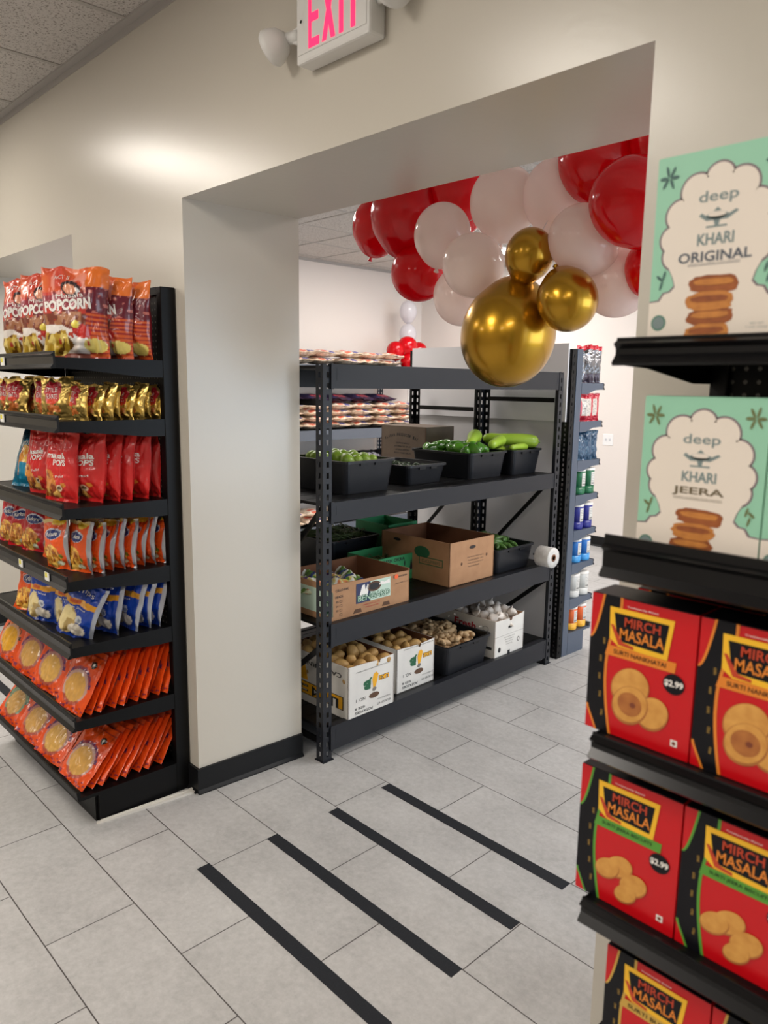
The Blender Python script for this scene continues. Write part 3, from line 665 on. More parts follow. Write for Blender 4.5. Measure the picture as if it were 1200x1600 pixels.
# ---------------------------------------------------------------- tubs, cartons, crates
def rrect(w, d, r, ox=0, oy=0, n=4):
    p = []
    for cx, cy, a0 in ((w - r, r, -PI / 2), (w - r, d - r, 0), (r, d - r, PI / 2), (r, r, PI)):
        for k in range(n + 1):
            a = a0 + PI / 2 * k / n; p.append((ox + cx + r * math.cos(a), oy + cy + r * math.sin(a)))
    return p
def loft(m, rings, mi=0):
    n = len(rings[0][0]); vs = []
    for pts, z in rings: vs += [(a, b, z) for a, b in pts]
    fs = [(i * n + k, i * n + (k + 1) % n, (i + 1) * n + (k + 1) % n, (i + 1) * n + k) for i in range(len(rings) - 1) for k in range(n)]
    fs += [tuple(range(n))[::-1], tuple((len(rings) - 1) * n + k for k in range(n))]
    m.add(vs, fs, mi)
def tub(label, u, y, z, w, d, h, group=None):
    t = thing('produce_tub', label, 'tub', RK(u, y, z), TH, group)
    m = MB(); i = 0.028; r = 0.03
    loft(m, [(rrect(w - 2 * i, d - 2 * i, r, i, i), 0), (rrect(w - 0.02, d - 0.02, r, 0.01, 0.01), h - 0.012), (rrect(w - 0.02, d - 0.02, r, 0.01, 0.01), h - 0.004),
             (rrect(w - 0.032, d - 0.032, r, 0.016, 0.016), h - 0.004), (rrect(w - 2 * i - 0.01, d - 2 * i - 0.01, r, i + 0.005, i + 0.005), 0.006)])
    m.build('basin', M_TUB, t)
    m = MB(); o = rrect(w, d, r + 0.004); q = rrect(w - 0.032, d - 0.032, r - 0.006, 0.016, 0.016)
    n = len(o); vs = [(a, b, h - 0.012) for a, b in o] + [(a, b, h) for a, b in o] + [(a, b, h) for a, b in q] + [(a, b, h - 0.012) for a, b in q]
    m.add(vs, [(k * n + j, k * n + (j + 1) % n, ((k + 1) % 4) * n + (j + 1) % n, ((k + 1) % 4) * n + j) for k in range(4) for j in range(n)])
    m.build('rim', M_TUB, t)
    for x in (w * 0.36, w * 0.64):
        mm = MB(); mm.box(x - 0.024, 0.004, h - 0.026, x + 0.024, 0.013, h - 0.012); mm.build('handle_notch', M_BASE, t)
    return t
def panel(name, parent, fn, w, h, mats, prints=None, th=0.006, top=None):
    # a board: fn(a,b,depth) with depth 0 at the outside; printed artwork on the outside
    m = MB(); hh = top or [(0, h), (w, h)]
    prof = [(0, 0), (w, 0)] + [(a, b) for a, b in reversed(hh)]
    m.prism(prof, lambda a, b, s: fn(a, b, th * 0.5 * (1 - s)), 0); m.prism(prof, lambda a, b, s: fn(a, b, th * 0.5 + th * 0.5 * (1 - s)), 1)
    if prints: prints(m, lambda a, b: fn(a, b, -0.0007), lambda a, b: fn(a, b, -0.0012))
    return m.build(name, mats, parent)
def carton(name, label, cat, loc, rz, w, d, h, out, inn, front=None, side=None, top=None, lid=False, group=None, sidetop=None):
    t = thing(name, label, cat, loc, rz, group); mats = [out, inn, M_INK, M_INKG, M_INKY, M_INKB, M_INKW, M_INKR, M_INKGY, M_LGREEN, mat('orange_sticker', (236, 96, 44), 0.5), mat('hand_hole_dark', (92, 66, 50), 0.9)]
    panel('front_panel', t, lambda a, b, q: (a, q, b), w, h, mats, front, top=top)
    panel('back_panel', t, lambda a, b, q: (w - a, d - q, b), w, h, mats)
    panel('end_panel', t, lambda a, b, q: (q, d - a, b), d, h, mats, side, top=sidetop)
    panel('end_panel', t, lambda a, b, q: (w - q, a, b), d, h, mats)
    MB().box(0.006, 0.006, 0, w - 0.006, d - 0.006, 0.005).build('bottom_panel', inn, t)
    if lid: MB().box(0, 0, h, w, d, h + 0.004).build('lid_flap', out, t)
    return t
def ellp(cx, cy, rx, ry, n=20, a0=0.0): 
    return [(cx + rx * math.cos(2 * PI * k / n) * math.cos(a0) - ry * math.sin(2 * PI * k / n) * math.sin(a0), cy + rx * math.cos(2 * PI * k / n) * math.sin(a0) + ry * math.sin(2 * PI * k / n) * math.cos(a0)) for k in range(n)]
def rct(x0, y0, x1, y1): return [(x0, y0), (x1, y0), (x1, y1), (x0, y1)]

g_ = None
tub('black plastic tub of limes on the upper produce shelf', 0.30, 0.135, Z1, 0.365, 0.47, 0.165)
tub('small low black tub between the lime tub and the pepper tub', 0.80, 0.185, Z1, 0.335, 0.41, 0.108)
tub('long black tub heaped with green peppers on the upper shelf', 1.255, 0.12, Z1, 0.37, 0.485, 0.155)
tub('black tub carrying pale green squash at the far end of the upper shelf', 1.64, 0.095, Z1, 0.32, 0.47, 0.155)
tub('black tub of small green vegetables beside the white bag roll', 1.445, 0.045, Z2, 0.40, 0.50, 0.148)
tub('dark tub of stalky green beans behind the green crate', 0.70, 0.70, Z2, 0.42, 0.40, 0.20)
tub('black tub piled with ginger between the potato and garlic cartons', 0.965, 0.015, Z3, 0.42, 0.52, 0.172)

def pr_beng(m, f, f2):
    m.text('CELLO-PAK', f, 0.075, 0.148, 0.085, 0.012, 2, 0, 0.02); m.text('HEADS', f, 0.055, 0.116, 0.05, 0.012, 2, 0, 0.02)
    for k, n in enumerate(['8', '24', '30', '']):
        z = 0.092 - 0.022 * k
        if n: m.text(n, f, 0.042, z, 0.016, 0.011, 2)
        for q in (rct(0.058, z - 0.006, 0.074, z - 0.0045), rct(0.058, z + 0.0045, 0.074, z + 0.006), rct(0.058, z - 0.006, 0.0598, z + 0.006), rct(0.0722, z - 0.006, 0.074, z + 0.006)): m.poly(q, f, 2)
    m.poly(rct(0.165, 0.058, 0.405, 0.158), f, 9); m.poly(rct(0.165, 0.058, 0.262, 0.158), f2, 5)
    g = lambda a, b: tuple(f2(a, b)[:1]) + (f2(a, b)[1] - 0.0005,) + tuple(f2(a, b)[2:])
    m.poly([(0.185, 0.088), (0.205, 0.145), (0.222, 0.15), (0.228, 0.12), (0.242, 0.148), (0.252, 0.14), (0.242, 0.09)], g, 6)
    m.poly([(0.31, 0.128), (0.34, 0.145), (0.36, 0.138), (0.395, 0.148), (0.40, 0.126)], g, 6); m.poly(ellp(0.288, 0.128, 0.048, 0.026), g, 11)
    h_ = lambda a, b: (g(a, b)[0], g(a, b)[1] - 0.0005, g(a, b)[2]); m.poly(ellp(0.288, 0.128, 0.036, 0.017), h_, 2)
    m.text('BENGARD', g, 0.287, 0.082, 0.226, 0.034, 3, 0, 0.075); m.text('BENGARD', h_, 0.287, 0.082, 0.218, 0.030, 9, 0, 0.0)
    m.poly([(0.145, 0.012), (0.205, 0.012), (0.197, 0.032), (0.158, 0.032)], f, 11); m.poly([(0.345, 0.012), (0.402, 0.012), (0.395, 0.032), (0.355, 0.032)], f, 11)
    m.text('MARKETING CO. INC.', f, 0.275, 0.044, 0.12, 0.007, 7); m.text('CALIFORNIA USA', f, 0.275, 0.03, 0.09, 0.007, 7)
    m.text('CALIFORNIA', f, 0.49, 0.147, 0.075, 0.010, 2, 0, 0.01); m.text('E', f, 0.43, 0.15, 0.012, 0.014, 2); m.poly(ellp(0.447, 0.149, 0.014, 0.012), f2, 10); m.text('Naturally Cool', f, 0.487, 0.112, 0.09, 0.008, 2)
def pr_beng_side(m, f, f2):
    m.poly(rct(0.08, 0.03, 0.42, 0.15), f, 9); m.poly([(0.30, 0.09), (0.345, 0.125), (0.39, 0.09)], f2, 3); m.text('D', f2, 0.36, 0.055, 0.06, 0.05, 3, 0, 0.05)
carton('lettuce_carton', 'low brown produce carton with green lettering on the middle shelf beside the post', 'carton', RK(0.118, 0.035, Z2), TH, 0.545, 0.40, 0.178, M_KRAFT, M_KIN, pr_beng, pr_beng_side, top=[(0, 0.178), (0.006, 0.182), (0.54, 0.166), (0.545, 0.164)])
def pr_okra(m, f, f2):
    m.text('FRESH OKRA', f, 0.12, 0.13, 0.19, 0.020, 2, 0, 0.03)
    m.poly(ellp(0.05, 0.09, 0.009, 0.014), f, 2); m.poly(ellp(0.15, 0.09, 0.006, 0.018), f, 2); m.poly(ellp(0.215, 0.1, 0.005, 0.017), f, 2)
    m.poly([(0.255, 0.05), (0.285, 0.06), (0.27, 0.13)], f, 2)
carton('produce_crate', 'green okra crate with black lettering behind the lettuce carton', 'crate', RK(0.745, 0.35, Z2), TH, 0.30, 0.255, 0.152, M_CRATE, M_CRATE, pr_okra)
carton('produce_crate', 'plain green crate raised high behind the tall brown carton', 'crate', RK(1.175, 0.70, Z2 + 0.09), TH, 0.265, 0.30, 0.155, M_CRATE, M_CRATE)
carton('supply_carton', 'brown carton under the raised green crate', 'carton', RK(1.185, 0.705, Z2), TH, 0.245, 0.29, 0.085, M_KRAFTD, M_KIN, lid=True)
def pr_big(m, f, f2):
    m.poly(ellp(0.20, 0.205, 0.030, 0.011), f, 11); m.poly(ellp(0.20, 0.205, 0.024, 0.007), f2, 2)
    m.poly(ellp(0.105, 0.118, 0.008, 0.010), f, 11); m.poly(ellp(0.335, 0.142, 0.008, 0.010), f, 11)
    for k, w in enumerate((0.12, 0.10, 0.11, 0.105)): m.text(['Lily White Farms', 'Product of USA', 'Keep refrigerated', 'Packed fresh'][k], f, 0.215, 0.148 - 0.018 * k, w, 0.008, 2)
    for k in range(3): m.text('24 lb', f, 0.29, 0.148 - 0.018 * k, 0.03, 0.007, 2)
def pr_big_side(m, f, f2):
    m.poly(ellp(0.33, 0.17, 0.06, 0.035), f, 3); m.poly(rct(0.31, 0.10, 0.49, 0.145), f, 3); m.poly(rct(0.315, 0.105, 0.485, 0.14), f2, 0); m.text('CUCUMBERS', lambda a, b: (f2(a, b)[0] - 0.0004,) + tuple(f2(a, b)[1:]), 0.40, 0.122, 0.14, 0.018, 3)
    m.poly(ellp(0.13, 0.215, 0.03, 0.009), f, 2)
carton('open_carton', 'tall open brown carton with a handle slot on the middle shelf', 'carton', RK(1.025, 0.065, Z2), TH, 0.405, 0.54, 0.25, M_KRAFT, M_KIN, pr_big, pr_big_side)
def pr_pot(m, f, f2):
    U = PI
    m.text('B', f, 0.125, 0.150, 0.050, 0.050, 3, U, 0.09); m.text('J', f2, 0.150, 0.165, 0.020, 0.04, 3, U, 0.05)
    m.poly([(0.168, 0.125), (0.186, 0.13), (0.196, 0.16), (0.204, 0.19), (0.19, 0.205), (0.172, 0.198), (0.162, 0.17)], f2, 4); m.poly([(0.16, 0.112), (0.176, 0.104), (0.192, 0.118), (0.184, 0.128), (0.168, 0.126)], f2, 8)
    m.text('LIKE', f, 0.243, 0.165, 0.072, 0.026, 2, U, 0.12); m.text('LIKE', f2, 0.243, 0.165, 0.068, 0.023, 4, U, 0.04)
    m.text('NO. 1', f, 0.082, 0.086, 0.062, 0.017, 2, U, 0.01); m.poly(ellp(0.175, 0.085, 0.036, 0.015), f, 11)
    m.text('POTATOES', f, 0.105, 0.022, 0.12, 0.014, 2, U, 0.02); m.text('SIZE B', f, 0.078, 0.044, 0.07, 0.012, 2, U, 0.02)
    m.text('GROWN AND PACKED IN CALIFORNIA', f, 0.17, 0.232, 0.24, 0.006, 2, U); m.text('BAKERSFIELD CA', f, 0.245, 0.055, 0.09, 0.006, 2, U); m.text('50 LBS NET WT.', f, 0.245, 0.03, 0.10, 0.012, 2, U)
def pr_pot_side(m, f, f2):
    U = PI
    m.text('CALIFORNIA', f, 0.29, 0.215, 0.32, 0.024, 2, U, 0.02); m.text('LIKE', f, 0.30, 0.075, 0.33, 0.07, 2, U, 0.13); m.text('LIKE', f2, 0.30, 0.075, 0.315, 0.062, 4, U, 0.04)
    m.poly([(0.12, 0.12), (0.19, 0.12), (0.17, 0.2), (0.13, 0.2)], f, 4)
ARC = lambda w, h, dip: [(w * k / 10, h - dip * math.sin(PI * k / 10)) for k in range(11)]
carton('potato_carton', 'white potato carton with upside down print next to the rack post', 'carton', RK(0.20, -0.005, Z3), TH, 0.318, 0.50, 0.268, M_WCARD, M_KIN, pr_pot, pr_pot_side, top=[(0, 0.27), (0.1, 0.268), (0.195, 0.262), (0.20, 0.246), (0.215, 0.246), (0.22, 0.262), (0.318, 0.268)])
carton('potato_carton', 'second white potato carton, between the first and the ginger tub', 'carton', RK(0.605, 0.06, Z3), TH, 0.30, 0.50, 0.245, M_WCARD, M_KIN, pr_pot, None, top=[(0, 0.245), (0.165, 0.238), (0.17, 0.222), (0.185, 0.222), (0.19, 0.238), (0.30, 0.245)])
def pr_gar(m, f, f2):
    m.poly(rct(0.0, 0.128, 0.30, 0.1295), f, 8); m.poly(rct(0.135, 0.165, 0.175, 0.180), f, 2); m.poly(ellp(0.05, 0.045, 0.014, 0.016), f, 2); m.poly(ellp(0.245, 0.075, 0.013, 0.016), f, 8); m.poly(ellp(0.245, 0.075, 0.008, 0.010), f2, 0); m.poly(rct(0.135, 0.0, 0.16, 0.024), f, 2); m.poly(ellp(0.16, 0.222, 0.014, 0.012), f, 11)
    for k in range(4): m.text(['PREMIUM', 'FRESH GARLIC', 'PRODUCT OF', 'CHINA'][k], f, 0.15, 0.112 - 0.015 * k, 0.10 - 0.012 * k, 0.006, 8)
def pr_gar_side(m, f, f2):
    m.text('Fresh', f, 0.27, 0.175, 0.17, 0.045, 7, -0.03, 0.03); m.poly(ellp(0.43, 0.175, 0.022, 0.018), f, 8); m.poly(ellp(0.43, 0.175, 0.019, 0.015), f2, 0); m.poly(rct(0.43, 0.05, 0.48, 0.068), f, 2)
carton('garlic_carton', 'white carton of garlic at the far end of the lowest produce shelf', 'carton', RK(1.412, 0.02, Z3), TH, 0.30, 0.50, 0.235, M_WCARD, M_KRAFT, pr_gar, pr_gar_side, top=[(0, 0.232), (0.15, 0.226), (0.155, 0.215), (0.165, 0.215), (0.17, 0.226), (0.28, 0.236), (0.30, 0.244)])
def pr_alm(m, f, f2):
    for k, ch in enumerate('ALAMAN PRODUCE, INC'):
        a = -1.0 + 2.0 * k / 18
        if ch != ' ': m.text(ch, f, 0.185 + 0.145 * a, 0.235 - 0.028 * a * a, 0.011, 0.020, 2, -0.35 * a, 0.04)
    for k, w in enumerate((0.12, 0.15, 0.13, 0.15)): m.text(['GROWN IN MEXICO', 'DISTRIBUTED BY AP', 'NOGALES ARIZONA', 'FRESH VEGETABLES'][k], f, 0.20, 0.178 - 0.022 * k, w, 0.010, 2, 0, 0.01)
    for q in (rct(0.03, 0.04, 0.05, 0.043), rct(0.03, 0.06, 0.05, 0.063), rct(0.03, 0.04, 0.033, 0.063), rct(0.047, 0.04, 0.05, 0.063)): m.poly(q, f, 2)
carton('supply_carton', 'closed grey brown carton with arched lettering behind the green peppers', 'carton', (-3.765, 3.575, 1.2355), TH - PI / 2, 0.405, 0.28, 0.288, M_KRAFTD, M_KIN, pr_alm, lid=True)
# plastic bag roll
t = thing('bag_roll', 'white roll of plastic produce bags hanging at the rack end post', 'bag roll', (-2.575, 3.925, 0.752), 0, rot=(0, -PI / 2, 0.0))
m = MB(); m.lathe([(0.022, 0), (0.062, 0.0), (0.064, 0.004), (0.064, 0.10), (0.060, 0.104), (0.022, 0.104)], 0, 36); m.build('plastic_film', mat('plastic_film_white', (216, 214, 210), 0.4, noise=(40, (196, 194, 190), 0.2)), t)
m = MB(); m.lathe([(0.014, -0.002), (0.023, -0.002), (0.023, 0.106), (0.014, 0.106), (0.014, -0.002)], 0, 24); m.build('cardboard_core', M_KIN, t)
m = MB(); m.tube([(0, 0, 0.0), (0, 0, 0.15)], 0.006); m.build('holder_rod', M_BLK, t)

# ---------------------------------------------------------------- produce, each piece by itself
def blob(name, fx, mats, seg=20, rings=14):
    m = MB(); vs = []
    for i in range(1, rings):
        for k in range(seg): vs.append(fx(PI * i / rings, 2 * PI * k / seg))
    top, bot = fx(0, 0), fx(PI, 0); fs = []
    for i in range(rings - 2):
        for k in range(seg): fs.append((i * seg + k, (i + 1) * seg + k, (i + 1) * seg + (k + 1) % seg, i * seg + (k + 1) % seg))
    n = len(vs); vs += [top, bot]
    fs += [(n, k, (k + 1) % seg) for k in range(seg)] + [(n + 1, (rings - 2) * seg + (k + 1) % seg, (rings - 2) * seg + k) for k in range(seg)]
    m.add(vs, fs, 0, True); return m
def lumpy(rx, ry, rz, amp, sd):
    def f(a, b):
        x, y, z = math.sin(a) * math.cos(b), math.sin(a) * math.sin(b), math.cos(a)
        k = 1 + amp * (math.sin(3 * x + sd) * math.cos(2.5 * y + sd * 2) + 0.6 * math.sin(5 * z + 3 * x + sd * 3))
        return (x * rx * k, y * ry * k, z * rz * k)
    return f
M_LIME = mat('lime_skin', (150, 176, 62), 0.35, noise=(30, (112, 150, 44), 0.3), bump=(220, 0.2, 0.001), vary=0.12)
M_POT = mat('potato_skin', (196, 158, 96), 0.55, noise=(26, (168, 128, 72), 0.25), bump=(120, 0.2, 0.001), vary=0.12)
M_GIN = mat('ginger_skin', (206, 176, 134), 0.6, noise=(40, (160, 126, 88), 0.25), bump=(160, 0.3, 0.002), vary=0.15)
M_GAR = mat('garlic_skin', (232, 226, 218), 0.45, noise=(18, (206, 192, 180), 0.3), vary=0.08)
M_PEP = mat('green_pepper_skin', (92, 146, 48), 0.18, noise=(12, (52, 104, 30), 0.3), vary=0.25)
M_SQ = mat('squash_skin', (176, 206, 74), 0.3, noise=(10, (150, 186, 56), 0.3), vary=0.1)
M_STEM = mat('green_stem', (96, 134, 58), 0.6)
M_OKRA = mat('small_gourd_skin', (78, 112, 50), 0.4, noise=(60, (50, 84, 34), 0.3), vary=0.25)
def protos_single(kind, meshes, mats): return [(kind, me, None) for me in meshes]
def mk(m, name, mats): return m.mesh(name, mats)
P_LIME = [mk(blob('l', lumpy(0.034, 0.033, 0.037, 0.02, s), 0), 'lime', M_LIME) for s in (1, 2)]
P_POT = [mk(blob('p', lumpy(0.029 + 0.003 * s, 0.028, 0.040 + 0.003 * s, 0.05, s * 1.7), 0), 'potato', M_POT) for s in (0, 1, 2)]
def ginger(s):
    r = random.Random(s); m = MB()
    pts = [Vector((-0.05, 0, 0)), Vector((-0.02, 0.006, 0.004)), Vector((0.012, -0.004, 0)), Vector((0.048, 0.004, 0.004))]
    m.tube(pts[:1] + [pts[0] + Vector((0.004, 0, 0))] + pts[1:] + [pts[-1] + Vector((0.008, 0, 0))], [0.006, 0.014, 0.019, 0.016, 0.018, 0.008], 0, 12)
    for k in range(4):
        p = pts[k % 4] * 0.8; d = Vector((r.uniform(-0.4, 0.4), r.choice((-1, 1)), r.uniform(-0.3, 0.6))).normalized()
        m.tube([p, p + d * 0.016, p + d * 0.034, p + d * 0.046], [0.013, 0.014, 0.015, 0.006], 0, 10)
    return m
P_GIN = [mk(ginger(s), 'ginger_root', M_GIN) for s in (1, 2, 3)]
def garlic():
    def f(a, b):
        x, y, z = math.sin(a) * math.cos(b), math.sin(a) * math.sin(b), math.cos(a)
        k = 1 + 0.05 * math.cos(7 * b) * math.sin(a); s = max(0, z) ** 6
        return (x * 0.031 * k * (1 - 0.3 * s), y * 0.031 * k * (1 - 0.3 * s), z * 0.025 + 0.022 * s)
    m = blob('g', f, 0, 28, 18); m.tube([(0, 0, 0.035), (0.002, 0, 0.06)], [0.007, 0.004], 0, 8); return m
P_GAR = [mk(garlic(), 'garlic_bulb', M_GAR)]
def pepper(s):
    def f(a, b):
        x, y, z = math.sin(a) * math.cos(b), math.sin(a) * math.sin(b), math.cos(a)
        k = (1 + 0.10 * math.cos(3 * b + s)) * (1.0 + 0.22 * z)
        return (x * 0.031 * k, y * 0.031 * k, z * 0.050 - 0.008 * max(0, z) ** 8)
    return blob('p', f, 0, 24, 16)
P_PEP = [mk(pepper(s), 'pepper_body', M_PEP) for s in (0, 1)]
stem_me = MB().tube([(0, 0, 0.036), (0.002, 0, 0.052), (0.008, 0, 0.066)], [0.008, 0.004, 0.005], 0, 8).mesh('stem', M_STEM)
P_OKR = [mk(MB().tube([(-0.05, 0, 0), (-0.03, 0.004, 0.002), (0, 0.006, 0.004), (0.03, 0.003, 0.002), (0.05, -0.002, 0)], [0.004, 0.014, 0.017, 0.013, 0.003], 0, 10), 'gourd_body', M_OKRA)]
def heap(name, cat, label, group, protos, u0, u1, y0, y1, zt, nx, ny, layers, dz, dome, rots, stem=None, seed=1, scale=1.0, jit=0.25):
    r = random.Random(seed); sx = (u1 - u0) / nx; sy = (y1 - y0) / ny
    for L in range(layers):
        for i in range(nx):
            for j in range(ny):
                off = 0.5 * (L % 2); a = i + 0.5 + off * 0.6 - 0.15; b = j + 0.5 + off * 0.5 - 0.12
                if L and r.random() < 0.12 * L: continue
                u = u0 + min(max(a + r.uniform(-jit, jit), 0.45), nx - 0.45) * sx; y = y0 + min(max(b + r.uniform(-jit, jit), 0.4), ny - 0.4) * sy
                e = 1 - abs(2 * (u - u0) / (u1 - u0) - 1) ** 2.5; e2 = 1 - abs(2 * (y - y0) / (y1 - y0) - 1) ** 3
                z = zt - dz * (layers - 1 - L) + dome * e * e2 + r.uniform(-0.004, 0.004)
                me = protos[r.randrange(len(protos))][0] if isinstance(protos[0], tuple) else protos[r.randrange(len(protos))]
                o = bpy.data.objects.new(name, me) if not stem else bpy.data.objects.new(name, None)
                COL.objects.link(o); o.location = RK(u, y, z)
                rr = rots(r); o.rotation_euler = rr; s_ = scale * r.uniform(0.9, 1.12); o.scale = (s_, s_, s_)
                tagp(o, label, cat, group)
                if stem:
                    c = bpy.data.objects.new('pepper_body', me); COL.objects.link(c); c.parent = o
                    c = bpy.data.objects.new('stem', stem); COL.objects.link(c); c.parent = o
rfree = lambda r: (r.uniform(0, 6.28), r.uniform(0, 6.28), r.uniform(0, 6.28))
rflat = lambda r: (r.uniform(-0.4, 0.4), r.uniform(-0.35, 0.35), r.uniform(0, 6.28))
rside = lambda r: (PI / 2 + r.uniform(-0.4, 0.4), r.uniform(-0.5, 0.5), r.uniform(0, 6.28))
heap('lime', 'lime', 'pale green lime in the black tub on the upper shelf', 'limes in the tub', P_LIME, 0.36, 0.605, 0.20, 0.55, Z1 + 0.150, 4, 5, 2, 0.05, 0.012, rfree, seed=4)
heap('potato', 'potato', 'small yellow potato in the white carton beside the post', 'potatoes in the first carton', P_POT, 0.212, 0.505, 0.005, 0.48, Z3 + 0.235, 4, 7, 3, 0.042, 0.028, rfree, seed=2)
heap('potato', 'potato', 'small yellow potato in the second white carton', 'potatoes in the second carton', P_POT, 0.617, 0.893, 0.075, 0.55, Z3 + 0.215, 4, 7, 3, 0.042, 0.026, rfree, seed=3)
heap('ginger_root', 'ginger', 'knobbly tan ginger root in the black tub', 'ginger roots in the tub', P_GIN, 1.045, 1.305, 0.10, 0.47, Z3 + 0.155, 4, 6, 3, 0.036, 0.03, rflat, seed=5, jit=0.35)
heap('garlic_bulb', 'garlic', 'white garlic bulb heaped in the white carton', 'garlic bulbs in the carton', P_GAR, 1.425, 1.70, 0.03, 0.50, Z3 + 0.215, 4, 7, 2, 0.045, 0.045, rfree, seed=6)
heap('green_pepper', 'pepper', 'shiny green pepper heaped in the long black tub', 'green peppers in the tub', P_PEP, 1.31, 1.57, 0.18, 0.56, Z1 + 0.150, 5, 6, 2, 0.045, 0.03, rside, stem=stem_me, seed=7)
heap('small_gourd', 'vegetable', 'small green vegetable in the tub beside the bag roll', 'small green vegetables in the tub', P_OKR, 1.515, 1.775, 0.11, 0.48, Z2 + 0.142, 4, 8, 3, 0.022, 0.03, rflat, seed=8, jit=0.4)
# pale squash
def squash(label, p0, p1, r0, r1, bend=0.01, stem=True):
    a, b = RK(*p0), RK(*p1); d = (b - a); L = d.length; o = thing('green_squash', label, 'squash', a, 0, 'pale green squash')
    o.rotation_mode = 'QUATERNION'; o.rotation_quaternion = d.to_track_quat('X', 'Z')
    pts = [(L * s, 0, bend * math.sin(PI * s)) for s in (0, 0.02, 0.06, 0.14, 0.3, 0.5, 0.7, 0.86, 0.94, 0.98, 1.0)]
    rs = [r0 * 0.15, r0 * 0.6, r0 * 0.85, r0, r0 * 0.98, (r0 + r1) / 2, r1, r1 * 0.98, r1 * 0.85, r1 * 0.55, r1 * 0.1]
    MB().tube(pts, rs, 0, 20).build('skin', M_SQ, o)
    if stem: MB().tube([(L - 0.004, 0, 0), (L + 0.008, 0, 0)], [0.008, 0.006], 0, 8).build('stem', M_STEM, o)
zs = Z1 + 0.155
squash('thick pale squash resting across the last black tub', (1.72, 0.40, zs + 0.055), (1.965, 0.14, zs + 0.035), 0.034, 0.044, 0.004)
squash('pale squash pointing up out of the pepper heap', (1.46, 0.30, zs + 0.03), (1.68, 0.42, zs + 0.075), 0.030, 0.044, 0.006)
squash('pale squash lying between the pepper tub and the last tub', (1.56, 0.21, zs + 0.028), (1.79, 0.30, zs + 0.045), 0.028, 0.038, 0.004)
squash('slim pale squash along the front rim of the last tub', (1.67, 0.145, zs + 0.012), (1.86, 0.16, zs + 0.008), 0.018, 0.022, 0.004)
squash('pale squash deep in the last tub', (1.70, 0.30, zs - 0.02), (1.93, 0.36, zs - 0.01), 0.035, 0.040, 0.004)
# green beans and shoots nobody could count
def shoots(label, u0, u1, y0, y1, z, n, seed, ln, mt):
    r = random.Random(seed); m = MB()
    for k in range(n):
        u, y = r.uniform(u0, u1), r.uniform(y0, y1); a = r.uniform(0, 6.28); l = ln * r.uniform(0.6, 1.2)
        dx, dy = math.cos(a) * l / 2, math.sin(a) * l / 2; zz = z + r.uniform(-0.02, 0.022)
        q = [RK(min(max(u - dx, u0), u1), min(max(y - dy, y0), y1), zz), RK(u, y, zz + r.uniform(0, 0.02)), RK(min(max(u + dx, u0), u1), min(max(y + dy, y0), y1), zz + r.uniform(-0.01, 0.012))]
        m.tube(q, [0.0025, 0.0035, 0.0015], 0, 5)
    o = m.build('green_beans', mt); o['kind'] = 'stuff'; return tagp(o, label, 'beans')
M_BEAN = mat('bean_green', (96, 110, 62), 0.5, noise=(20, (60, 76, 36), 0.3))
shoots('tangle of thin green beans in the dark tub behind the okra crate', 0.74, 1.08, 0.75, 1.05, Z2 + 0.195, 260, 3, 0.12, M_BEAN)
shoots('few dark green chillies lying in the small low tub', 0.85, 1.09, 0.24, 0.54, Z1 + 0.07, 120, 4, 0.08, mat('chilli_green', (52, 70, 38), 0.35))
shoots('okra pods in the green okra crate', 0.77, 1.02, 0.37, 0.58, Z2 + 0.085, 160, 6, 0.09, mat('okra_green', (88, 102, 58), 0.5))
# wrapped salad packs in the lettuce carton
def d_salad(U, V, side):
    a = Art(U, V, (196, 200, 168)); f = np.ones_like(U, bool); a.speck(f, (214, 196, 110), 3, 4, 0.5, 2); a.speck(f, (98, 132, 60), 4, 5, 0.62, 4); a.speck(f, (226, 226, 220), 6, 8, 0.66, 6); a.speck(f, (206, 128, 90), 5, 6, 0.78, 9)
    a.p((np.abs(U + 0.3) < 0.5) & (V > 0.66) & (V < 0.80), (92, 58, 112)); a.p((np.abs(U - 0.2) < 0.5) & (V > 0.68) & (V < 0.76), (54, 62, 104)); return a
SAL = Pouch(0.19, 0.21, 0.085, d_salad, (), 0.016, 71, 40, 44)
for i, (u, y, z, a) in enumerate([(0.22, 0.06, 0.10, 20), (0.33, 0.10, 0.105, -30), (0.42, 0.05, 0.08, 12), (0.26, 0.18, 0.12, 50), (0.40, 0.19, 0.10, -12)]):
    o = SAL.place('salad_pack', 'wrapped salad pack, %s of those in the lettuce carton' % ORD[i], 'salad pack', RK(u, y, Z2 + z - 0.03), TH + R(a) * 0.5, R(72), 'salad packs in the lettuce carton')

# ================================================================== RICE BAGS
def d_rice(hue):
    def f(U, V, side):
        a = Art(U, V, hue); one = np.ones_like(U, bool); a.speck(one, tuple(int(x * 0.86) for x in hue), 16, 22, 0.6, 3); a.speck(one, (244, 232, 214), 18, 24, 0.7, 5)
        if side > 0:
            a.p((U < -0.05) & (U > -0.62) & (V > 0.07) & (V < 0.40), (222, 112, 88)); a.p((U > 0.05) & (U < 0.55) & (V > 0.09) & (V < 0.36), (84, 86, 150)); a.p((np.abs(U) < 0.6) & (V > 0.2) & (V < 0.26), (240, 232, 224))
        return a
    return f
def d_dark(U, V, side):
    a = Art(U, V, (58, 30, 40)); a.mix(vnoise(U * 3, V * 4, 2), (36, 34, 70)); a.p((np.abs(U) < 0.5) & (V > 0.15) & (V < 0.3), (150, 60, 70)); return a
def d_black(U, V, side):
    a = Art(U, V, (22, 22, 26)); a.p((np.abs(U) < 0.7) & (V > 0.06) & (V < 0.22), (196, 196, 204)); a.speck((np.abs(U) < 0.7) & (V > 0.06) & (V < 0.22), (60, 50, 66), 12, 30, 0.5, 4); return a
